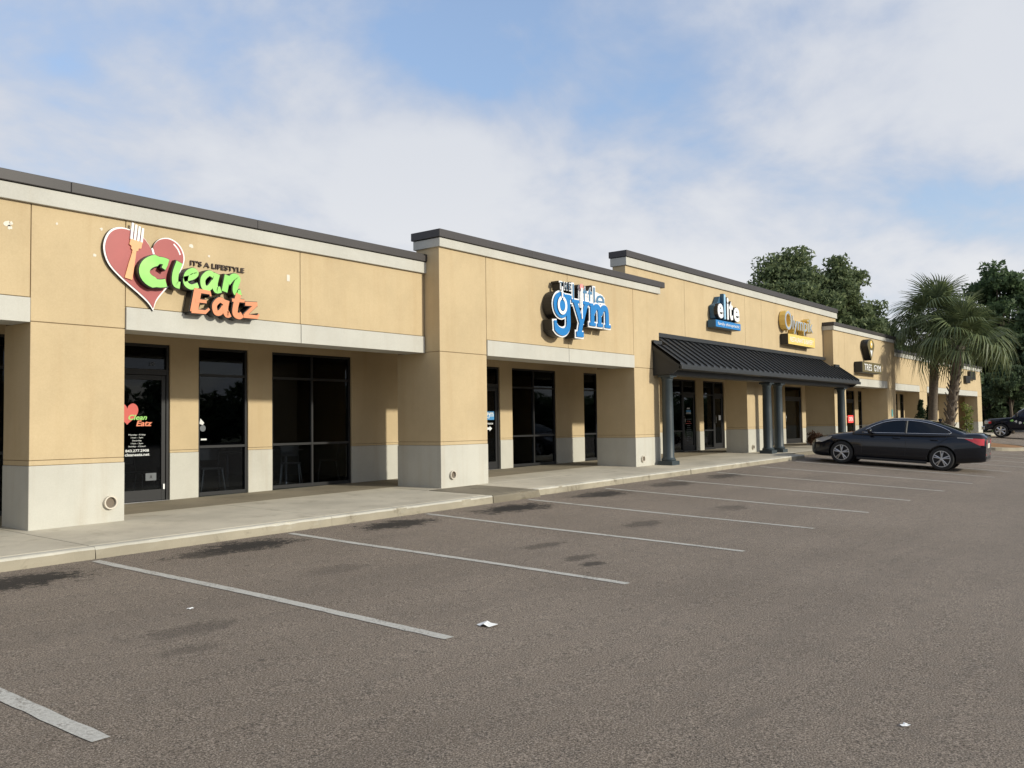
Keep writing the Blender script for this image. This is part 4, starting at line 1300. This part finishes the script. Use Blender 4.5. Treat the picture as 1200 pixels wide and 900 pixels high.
        for i in range(13):
            for a in range(3): f.append((i * 4 + a, (i + 1) * 4 + a, (i + 1) * 4 + a + 1, i * 4 + a + 1))
        m = MB(); m.add(v, f); tl = m.build('tail_light', M_TAIL, C_, smooth=True)
        m = MB(); n = 8
        for x in np.linspace(4.12, 4.52, n):
            y = interp(wid, x) * .958 + .014
            m.v += [(x, s * y, .952), (x, s * y, .974)]
        m.f = [(2 * i, 2 * i + 1, 2 * i + 3, 2 * i + 2) for i in range(n - 1)]
        m.build('reverse_lamp', M_LAMP, tl)
        wheel(C_, FW, s * .80, R_, .215, s, 5); wheel(C_, RW, s * .80, R_, .215, s, 5)
        MB().lathe([(R_ + .03, -.01), (R_ + .03, .01)], (FW, s * .56, R_), 24, 'y').build('wheel_well', M_DARKP, body)
        MB().lathe([(R_ + .03, -.01), (R_ + .03, .01)], (RW, s * .56, R_), 24, 'y').build('wheel_well', M_DARKP, body)

    def screen(x0, x1, n, name):
        v, f = [], []
        for x in np.linspace(x0, x1, n):
            t, b, r_ = interp(roof, x), interp(belt, x), interp(rw, x)
            h = max(t - b, .02)
            for q in np.linspace(-1, 1, 9):
                y = q * r_ * .90
                a = abs(y) / r_
                z = b + h * float(np.interp(a, [.1, .4, .78, .95], [1.003, 1.0, .98, .945])) + .006
                v.append((x, y, z))
        for i in range(n - 1):
            for a in range(8): f.append((i * 9 + a, i * 9 + a + 1, (i + 1) * 9 + a + 1, (i + 1) * 9 + a))
        m = MB(); m.add(v, f); return m.build(name, M_CARGLASS, cab, smooth=True)
    screen(1.34, 2.10, 10, 'windscreen'); screen(3.42, 4.16, 10, 'rear_window')
    # rear end
    for s in (-1, 1):
        MB().box(4.842, 4.858, min(s * .36, s * .66), max(s * .36, s * .66), .81, .95).build('tail_light', M_TAIL, C_, bevel=.006)
        MB().box(4.842, 4.855, min(s * .48, s * .62), max(s * .48, s * .62), .50, .54).build('reflector', M_TAIL, C_, bevel=.004)
    MB().box(4.842, 4.856, -.26, .26, .70, .84).build('number_plate', M_PLATE, C_, bevel=.004)
    MB().box(4.842, 4.856, -.42, .42, .90, .92).build('boot_trim', M_CHROME, C_, bevel=.005)
    MB().box(4.845, 4.86, -.55, .55, .38, .46).build('rear_valance', M_DARKP, C_, bevel=.005)
    MB().box(.0, .05, -.45, .45, .30, .46).build('grille', M_DARKP, C_, bevel=.02)
    MB().box(.06, .10, -.40, .40, .60, .68).build('upper_grille', M_DARKP, C_, bevel=.01)
    MB().lathe([(.004, 0), (.05, .03), (.055, .10)], (3.55, 0, 1.38), 8).build('roof_antenna', M_NAVY, cab)
    return C_


# rear-left wheel stands at (27.95, 6.2); the car points at the shops, turned 5 degrees
a5 = math.radians(5)
fdir = Vector((-math.sin(a5), math.cos(a5)))           # travel direction
# local +x runs rearwards, local y: driver's side (-y)
rz = math.atan2(-fdir.y, -fdir.x)
lx = Vector((math.cos(rz), math.sin(rz))); ly = Vector((-math.sin(rz), math.cos(rz)))
side = -1 if (ly.x > 0) else 1                          # side whose wheels face the camera (-X)
rear = Vector((27.97, 6.2))
org = rear - lx * 3.735 - ly * (side * 0.90)
fr_ = org + lx * 0.96
car = sedan((org.x, org.y, gz(fr_.x, fr_.y)), rz, 'dark navy sedan parked nose-in between the canopy and the palms')
pitch = math.atan2(gz(rear.x, rear.y) - gz(rear.x - lx.x * 2.775, rear.y - lx.y * 2.775), 2.775)
car.rotation_euler = (0, -pitch, rz)
car.location.z = gz(fr_.x, fr_.y) + 0.96 * -math.tan(pitch)


def pickup(loc, rz, label):
    T = empty('pickup_truck', loc, rz); LOC[T.name] = (0, 0, 0)
    tag(T, label, 'truck')
    top = [(0, .92), (.06, 1.06), (.25, 1.12), (1.0, 1.17), (1.45, 1.20), (1.6, 1.20), (5.7, 1.22), (5.8, 1.18)]
    wid = smooth_tab([(0, .78), (.08, .90), (.3, .96), (1.0, .985), (5.5, .985), (5.8, .96)], 90)

    def sec(x):
        w, t = interp(wid, x), interp(top, x)
        b = .48 if x > .2 else .42
        h = t - b
        half = [(w * .4, b), (w * .93, b), (w * .98, b + .06), (w, b + h * .35), (w, b + h * .62), (w * .985, b + h * .80), (w * .965, b + h * .93), (w * .90, b + h * .99), (w * .4, b + h * 1.0)]
        return [(x, y, z) for y, z in mirror_sec(half)]
    st = [0, .03, .07, .12, .2, .3, .45, .7, 1.0, 1.3, 1.6, 2.2, 2.8, 3.4, 3.75, 4.4, 5.0, 5.5, 5.72, 5.8]
    body = loft(st, sec).build('body', M_TRUCK, T, smooth=True)
    FW, RW, R_ = .95, 4.55, .40
    bool_cut(body, [(x, R_ + .03, R_ + .07, a, b) for x in (FW, RW) for a, b in ((-1.3, -.6), (.6, 1.3))])
    md = body.modifiers.new('es', 'EDGE_SPLIT'); md.split_angle = math.radians(40)
    body.data.polygons.foreach_set('use_smooth', [True] * len(body.data.polygons))
    roof = smooth_tab([(1.5, 1.20), (1.9, 1.50), (2.25, 1.76), (2.5, 1.84), (2.9, 1.87), (3.5, 1.86), (3.75, 1.82), (3.9, 1.55)], 70)

    def csec(x):
        t = interp(roof, x); b = 1.18; h = max(t - b, .02)
        half = [(.5, b - .05), (.93, b - .03), (.93, b), (.86, b + h * .5), (.78, b + h * .88), (.70, b + h * .97), (.4, b + h), (.1, b + h * 1.003)]
        return [(x, y, z) for y, z in mirror_sec(half)]
    cab = loft(np.linspace(1.5, 3.9, 26), csec).build('cab', M_TRUCK, T, smooth=True)
    for s in (-1, 1):
        for poly in ([(1.95, 1.24), (2.32, 1.66), (2.72, 1.72), (2.72, 1.24)], [(2.80, 1.24), (2.80, 1.73), (3.5, 1.72), (3.62, 1.24)]):
            v = []
            for x, z in poly:
                t = interp(roof, x); q = (z - 1.18) / max(t - 1.18, .02)
                v.append((x, s * (float(np.interp(q, [0, .5, .88, .97], [.93, .86, .78, .70])) + .008), z))
            m = MB(); m.add(v, [tuple(range(4))]); m.build('side_window', M_CARGLASS, cab)
        up = [(1.70, s * .88, 1.34), (1.95, s * .83, 1.56), (2.25, s * .775, 1.73), (2.6, s * .74, 1.80), (3.5, s * .74, 1.81)]
        MB().tube(up, .016, 5).build('roof_trim', M_CHROME, cab, smooth=True)
        m = MB().box(.10, .42, s * .86 - .10, s * .86 + .10, .82, 1.02).build('headlight', M_LAMP, T, bevel=.03)
        m = MB().box(.30, .46, s * .90 - .08, s * .90 + .08, .84, .98).build('indicator', M_TAIL, T, bevel=.02)
        wheel(T, FW, s * .86, R_, .26, s, 6, False); wheel(T, RW, s * .86, R_, .26, s, 6, False)
        MB().box(1.75, 1.88, s * 1.08 - .10, s * 1.08 + .10, 1.22, 1.45).build('mirror', M_DARKP, T, bevel=.03)
        for x in (1.75, 2.76, 3.70):
            MB().box(x, x + .008, s * .989 - .004, s * .989 + .004, .60, 1.15).build('shut_line', M_DARKP, body)
        r2 = random.Random(5)
        for k in range(9):
            x, z = 1.55 + k * .23 + r2.uniform(-.05, .05), r2.uniform(.82, 1.06)
            poly = [(x + r2.uniform(.05, .11) * math.cos(q * PI / 3), s * .994, z + r2.uniform(.04, .10) * math.sin(q * PI / 3)) for q in range(6)]
            m = MB(); m.add(poly, [tuple(range(6))]); m.build('graphic', M_PAPER if k % 3 else M_DGREEN, body)
        MB().box(1.4, 3.9, s * .95 - .06, s * .95 + .06, .40, .47).build('side_step', M_DARKP, T, bevel=.01)
    v, f = [], []
    for x in np.linspace(1.62, 2.35, 8):
        t = interp(roof, x)
        for q in np.linspace(-.68, .68, 5): v.append((x, q, t + .004))
    for i in range(7):
        for a in range(4): f.append((i * 5 + a, i * 5 + a + 1, (i + 1) * 5 + a + 1, (i + 1) * 5 + a))
    m = MB(); m.add(v, f); m.build('windscreen', M_CARGLASS, cab, smooth=True)
    MB().box(-.10, .10, -.92, .92, .48, .68).build('front_bumper', M_CHROME, T, bevel=.03)
    MB().box(-.01, .05, -.62, .62, .72, 1.02).build('grille', M_DARKP, T, bevel=.02)
    MB().box(5.78, 5.92, -.90, .90, .50, .68).build('rear_bumper', M_CHROME, T, bevel=.02)
    return T


ap = math.radians(3)
pickup((60.6 + 0.9, 11.05, gz(61, 10.2) + 0.02), -PI / 2 + ap, 'dark pickup truck with white side graphics at the right edge')

# ------------------------------------------------------------------ planted island with palms
isl = []
IX0, IX1, IY0, IY1 = 43.0, 47.6, 7.6, 10.88


def isl_out(ins=0.0):
    r = (IX1 - IX0) / 2 - ins; cx = (IX0 + IX1) / 2
    return [(IX0 + ins, IY1), *[(cx - r * math.cos(a), IY0 - r * 0.45 * math.sin(a)) for a in np.linspace(0, PI, 15)], (IX1 - ins, IY1)]


o_, i_ = isl_out(), isl_out(0.16)
m = MB(); n = len(o_)
for (x, y), (x2, y2) in zip(o_, i_):
    z = gz(x, y)
    m.v += [(x, y, z - .2), (x, y, z + .13), (x2, y2, z + .15), (x2, y2, z - .2)]
for k in range(n - 1):
    for a in range(3): m.f.append((k * 4 + a, k * 4 + a + 1, (k + 1) * 4 + a + 1, (k + 1) * 4 + a))
island = empty('planted_island', (45.3, 9.0, gz(45.3, 9.0)))
tag(island, kind='structure')
m.build('island_kerb', M_KERB, island)
m = MB()
m.v = [(45.3, 9.0, gz(45.3, 9.0) + .30)] + [(x, y, gz(x, y) + .125) for x, y in i_]
m.f = [(0, k, k + 1) for k in range(1, n)]
mu = m.build('mulch_bed', M_MULCH, island, smooth=True)


def frond_mesh(seed, R_=1.15, droop=0.35, dry=False):
    """fan leaf: origin at the petiole root, grows along +x, blade normal about +z"""
    r2 = random.Random(seed)
    m = MB()
    pl = 1.15
    pet = [(0, 0, 0), (pl * .5, 0, .05), (pl, 0, 0.0)]
    m.tube(pet, [.022, .016, .012], 4)
    base = Vector((pl, 0, 0))
    n = 34
    for k in range(n):
        a = math.radians(-128 + 256 * k / (n - 1)) + r2.uniform(-.03, .03)
        ln = R_ * (1.0 - .22 * abs(a) / 2.2) * r2.uniform(.88, 1.05)
        d = Vector((math.cos(a), math.sin(a), 0))
        side_ = Vector((-d.y, d.x, 0))
        st = base + Vector((.12 * math.cos(a) if abs(a) < 1.5 else 0, 0, 0))
        w = .030
        fold = .35 * (1 - abs(a) / 2.6)
        pts = []
        for q, dz in ((0, 0), (.45, .05), (.75, -.04 - droop * .25), (1.0, -.14 - droop * r2.uniform(.5, 1.1))):
            p = st + d * ln * q * (1 - .12 * q * droop) + Vector((0, 0, dz * ln + fold * .25 * abs(math.sin(a)) * q))
            pts.append(p)
        ww = (w * .35, w, w * .75, .002)
        v = []
        for p, q in zip(pts, ww):
            v += [p - side_ * q + Vector((0, 0, .006)), p + side_ * q + Vector((0, 0, .006 * (1 if k % 2 else -1)))]
        m.add(v, [(2 * i, 2 * i + 1, 2 * i + 3, 2 * i + 2) for i in range(3)])
    me = bpy.data.meshes.new('frond')
    me.from_pydata([tuple(p) for p in m.v], [], m.f)
    me.materials.append(M_PALMDRY if dry else M_PALM)
    return me


FR = [frond_mesh(1, 1.10, .25), frond_mesh(2, 1.20, .55), frond_mesh(3, 1.15, .9)]
FRD = [frond_mesh(4, 1.15, 1.3, True)]


def palm(base, top, label, seed, nf=34, boots=True, r0=.21, scale=1.0, group=None):
    r2 = random.Random(seed)
    P = empty('palm_tree', base)
    tag(P, label, 'palm tree', group)
    b, t = Vector(base), Vector(top)
    pts = [b.lerp(t, q) + Vector((.10 * math.sin(q * 3), .06 * math.sin(q * 2.4), 0)) for q in np.linspace(0, 1, 12)]
    rad = [r0 * (1.25 - .25 * min(1, q * 5)) * (1 + r2.uniform(-.05, .05)) for q in np.linspace(0, 1, 12)]
    tr = MB().tube(pts, rad, 12).build('trunk', M_PALMBARK, P, smooth=True)
    if boots:
        for k in range(70):
            q = .12 + .86 * k / 69
            i = q * 11; i0 = min(int(i), 10)
            c = pts[i0].lerp(pts[i0 + 1], i - i0)
            a = k * 2.4
            d = Vector((math.cos(a), math.sin(a), 0)); s_ = Vector((-d.y, d.x, 0))
            rr = r0 * 1.0
            w = .075
            p0 = c + d * rr * .85; p1 = c + d * (rr + .05) + Vector((0, 0, .14)); p2 = c + d * (rr + .13) + Vector((0, 0, .30))
            m = MB()
            v = [p0 - s_ * w, p0 + s_ * w, p1 - s_ * w * .8, p1 + s_ * w * .8, p2 - s_ * w * .35, p2 + s_ * w * .35]
            v += [q_ - d * .035 for q_ in v]
            m.add(v, [(0, 1, 3, 2), (2, 3, 5, 4), (6, 8, 9, 7), (8, 10, 11, 9), (0, 2, 8, 6), (2, 4, 10, 8), (1, 7, 9, 3), (3, 9, 11, 5), (4, 5, 11, 10)])
            m.build('leaf_base', M_PALMBARK, P)
    for k in range(nf):
        u = (k + .5) / nf
        el = math.radians(86 - 112 * u ** 0.9) + r2.uniform(-.12, .12)
        az = k * 2.39996 + r2.uniform(-.25, .25)
        me = FR[0] if u < .3 else (FR[1] if u < .65 else FR[2])
        if u > .95: me = FRD[0]
        f = bpy.data.objects.new('frond', me)
        col.objects.link(f); f.parent = P
        f.location = t - b + Vector((0, 0, .12 * (1 - u)))
        f.rotation_euler = (r2.uniform(-.5, .5), -el, az)
        sc_ = scale * r2.uniform(.88, 1.1)
        f.scale = (sc_, sc_, sc_)
    return P


pg = 'palms on the planted island'
palm((46.3, 10.62, gz(46.3, 10.6) + .1), (46.3, 10.25, 5.95), 'taller palm with the smoother trunk, nearer the shops', 21, 30, False, .20, 1.08, pg)
palm((45.2, 9.70, gz(45.2, 9.7) + .1), (45.2, 9.02, 4.85), 'shorter palm with leaf stubs up its trunk, nearer the road', 33, 30, True, .20, 1.08, pg)

# ------------------------------------------------------------------ broadleaf trees and shrubs
def leaf_quads(centres, radii, counts, size, seed, flat=.8, shell=.45):
    r = np.random.default_rng(seed)
    V, n = [], 0
    for c, rad, cnt in zip(centres, radii, counts):
        d = r.normal(size=(cnt, 3))
        if shell < .25:
            d = np.clip(d, -1.5, 1.5)
            rr = np.full(cnt, rad * .58)
            p = np.array(c) + d * rr[:, None] * np.array([1, 1, flat])
            d /= np.linalg.norm(d, axis=1)[:, None]
        else:
            d /= np.linalg.norm(d, axis=1)[:, None]
            rr = rad * (shell + (1 - shell) * r.random(cnt) ** .6)
            p = np.array(c) + d * rr[:, None] * np.array([1, 1, flat])
        nrm = d * .6 + r.normal(size=(cnt, 3)) * .7
        nrm /= np.linalg.norm(nrm, axis=1)[:, None]
        a = np.cross(nrm, r.normal(size=(cnt, 3))); a /= np.linalg.norm(a, axis=1)[:, None]
        b = np.cross(nrm, a)
        s_ = size * (.6 + .8 * r.random(cnt))[:, None]
        q = np.stack([p - a * s_, p - b * s_ * .45, p + a * s_, p + b * s_ * .45], 1)
        V.append(q.reshape(-1, 3))
    V = np.concatenate(V)
    F = np.arange(len(V)).reshape(-1, 4)
    return V, F


def np_obj(name, V, F, mat, parent):
    o_ = LOC.get(parent.name, (0, 0, 0)) if parent else (0, 0, 0)
    me = bpy.data.meshes.new(name)
    V = V - np.array(o_)
    me.vertices.add(len(V)); me.vertices.foreach_set('co', V.ravel().astype(np.float32))
    me.loops.add(F.size); me.loops.foreach_set('vertex_index', F.ravel().astype(np.int32))
    me.polygons.add(len(F)); me.polygons.foreach_set('loop_start', np.arange(0, F.size, F.shape[1], dtype=np.int32))
    me.update(calc_edges=True); me.validate()
    return link(name, me, mat, parent)


def tree(name, label, base, h, crown_r, seed, mat, nclump=70, nleaf=16000, leaf=.30, low=.25, group='trees beyond the shop row', cat='tree', squash=1.0, clump=(.13, .24)):
    r2 = random.Random(seed); r = np.random.default_rng(seed)
    T = empty(name, base)
    tag(T, label, cat, group)
    bx, by, bz = base
    zc = bz + h * (low + 1) / 2; rz_ = h * (1 - low) / 2
    cents, rads = [], []
    for k in range(nclump):
        d = r.normal(size=3); d /= np.linalg.norm(d)
        q = (.35 + .60 * r.random() ** .5)
        c = np.array([bx + d[0] * crown_r * q, by + d[1] * crown_r * q, zc + d[2] * rz_ * q * .92])
        taper = 1 - .35 * max(0, (c[2] - zc) / rz_)
        c[0] = bx + (c[0] - bx) * taper; c[1] = by + (c[1] - by) * taper
        cents.append(c); rads.append(crown_r * r2.uniform(*clump))
    tot = sum(q ** 2 for q in rads)
    cnts = [int(nleaf * q ** 2 / tot) + 1 for q in rads]
    V, F = leaf_quads(cents, rads, cnts, leaf, seed + 1, .75, .15)
    np_obj('crown', V, F, mat, T)
    m = MB()
    hz = bz + h * (low + .35)
    tp = [(bx, by, bz - .3), (bx + r2.uniform(-.2, .2), by, bz + h * low * .6), (bx + r2.uniform(-.4, .4), by + r2.uniform(-.3, .3), hz), (bx, by, bz + h * .85)]
    m.tube(tp, [h * .030, h * .022, h * .014, h * .004], 8)
    tk = m.build('trunk', M_BARK, T, smooth=True)
    mm = MB()
    for c, q in list(zip(cents, rads))[::3]:
        s0 = Vector((bx, by, bz + h * r2.uniform(low * .7, low + .4)))
        mid = s0.lerp(Vector(c), .5) + Vector((0, 0, h * .02))
        mm.tube([s0, mid, tuple(c)], [h * .010, h * .006, h * .002], 5)
    mm.build('limbs', M_BARK, tk, smooth=True)
    return T


def at_dir(px_dir, dist): return (px_dir[0] * dist, px_dir[1] * dist)


# big oak group behind the roof
tree('oak_tree', 'big broad oak rising behind the tallest roof', (79.5, 29.3, -.4), 17.9, 6.4, 3, M_OAK, 180, 52000, .21, .2, clump=(.11, .25))
tree('oak_tree', 'second oak crown right beside the big oak, nearer the palms', (81.0, 26.2, -.4), 17.0, 4.9, 7, M_OAK, 140, 38000, .21, .15, clump=(.12, .26))
tree('oak_tree', 'rounded oak hidden low behind the tallest roof', (80.0, 34.0, -.4), 14.5, 3.6, 27, M_OAK, 70, 14000, .24, .15)
tree('oak_tree', 'tall airy tree at the right edge above the palms', (84.0, 13.6, -.4), 15.6, 3.9, 9, M_PINE, 130, 30000, .20, .12, clump=(.14, .28))
tree('broadleaf_tree', 'dark broadleaf tree directly behind the palm crowns', (90.0, 19.5, -.4), 12.0, 4.4, 12, M_WOOD1, 90, 20000, .28, .05)
tree('broadleaf_tree', 'dark tree at the right edge behind the pickup', (82.0, 10.6, -.4), 11.0, 3.6, 14, M_WOOD1, 90, 20000, .26, .05)
tree('broadleaf_tree', 'low dark tree between the building end and the pickup', (80.0, 14.0, -.4), 8.6, 3.0, 16, M_WOOD1, 80, 18000, .24, .0)
tree('broadleaf_tree', 'dark tree low behind the roof of the fourth building', (88.0, 23.6, -.4), 10.6, 3.8, 18, M_WOOD1, 70, 15000, .28, .05)
tree('broadleaf_tree', 'tall dark tree outside the right edge behind the pickup', (86.0, 5.4, -.4), 13.0, 5.0, 20, M_WOOD1, 80, 18000, .3, .05)
tree('crape_myrtle', 'slender pale-trunked tree behind the pickup bonnet', (74.0, 11.5, .2), 5.2, 1.9, 24, M_WOOD1, 34, 7000, .15, .45)

# shrubs along the front of the low building
def shrub(name, label, base, h, r_, seed, mat, n=2600, leaf=.05, cone=True, cat='shrub'):
    T = empty(name, base)
    tag(T, label, cat)
    r = np.random.default_rng(seed)
    cents, rads = [], []
    for k in range(16):
        q = (k + .5) / 16
        rr = r_ * (1 - q * .85) if cone else r_ * .7
        a = r.random() * 6.28
        q2 = .18 if cone else .6
        cents.append(np.array([base[0] + math.cos(a) * rr * q2, base[1] + math.sin(a) * rr * q2, base[2] + .15 + h * .88 * q])); rads.append(max(.12, rr * .75))
    V, F = leaf_quads(cents, rads, [n // 16] * 16, leaf, seed, .8, .3)
    np_obj('foliage', V, F, mat, T)
    MB().tube([(base[0], base[1], base[2] - .1), (base[0], base[1], base[2] + h * .8)], [.04, .015], 6).build('stem', M_BARK, T)
    return T


shrub('evergreen_shrub', 'taller pointed evergreen shrub left of the palm trunks', (47.4, 11.35, zs(47, 11.3)), 2.05, .60, 41, M_SHRUB)
shrub('evergreen_shrub', 'smaller pointed evergreen shrub touching the palm trunk in view', (48.6, 11.25, zs(48, 11.3)), 1.75, .52, 43, M_SHRUB)
shrub('leafy_shrub', 'light green leafy shrub in front of the last opening', (57.2, 11.25, zs(57, 11.2)), 1.9, .45, 45, M_FERN, 420, .08, False)
shrub('bonnet_reflection_clump', 'small reddish leaf clump standing in for a reflection on the car bonnet', (33.4, 11.75, zs(33.4, 11.7)), .42, .34, 47, foliage('bonnet_reflection_brown', (.05, .03, .02), (.12, .06, .035)), 1800, .035, False)  # added leaf clump, stands in for the brown reflection on the bonnet

# wood across the lot, behind the viewer (seen only as the dark band in the glass)
r = np.random.default_rng(77)
cents, rads, cnts = [], [], []
for k in range(520):
    x = -60 + 420 * (k + r.random()) / 520
    cents.append(np.array([x, -92 + r.normal() * 3, -1 + 8.0 * r.random()])); rads.append(2.2 + 1.4 * r.random()); cnts.append(120)
V, F = leaf_quads(cents, rads, cnts, .8, 78, .9, .3)
wd = np_obj('far_wood', V, F, M_WOOD1, None)
tag(wd, 'dark wood along the far side of the car park', 'wood', kind='stuff')

# ------------------------------------------------------------------ litter on the asphalt
M_LITTER = plain('litter_paper', (0.80, 0.80, 0.78), 0.8)
for (x, y, r_, lb) in ((5.698, 4.744, .09, 'crumpled white paper scrap beyond the end of a stripe'), (5.40, 1.43, .03, 'tiny white scrap low at the right'),
                       (4.51, 7.13, .028, 'small white scrap in the nearest bay')):
    r2 = random.Random(int(x * 100 + y * 7))
    m = MB()
    n = 9
    v = [(x, y, gz(x, y) + .022 * r_ / .085 + .006)]
    for k in range(n):
        a = 2 * PI * k / n
        q = r_ * r2.uniform(.55, 1.15)
        xx, yy = x + q * math.cos(a) * 1.2, y + q * math.sin(a)
        v.append((xx, yy, gz(xx, yy) + .006 + (r2.uniform(.0, .028) if k % 2 else .0) * r_ / .085))
    m.add(v, [(0, k + 1, (k + 1) % n + 1) for k in range(n)])
    tag(m.build('paper_scrap', M_LITTER, None, recalc=False), lb, 'litter', 'litter on the asphalt')
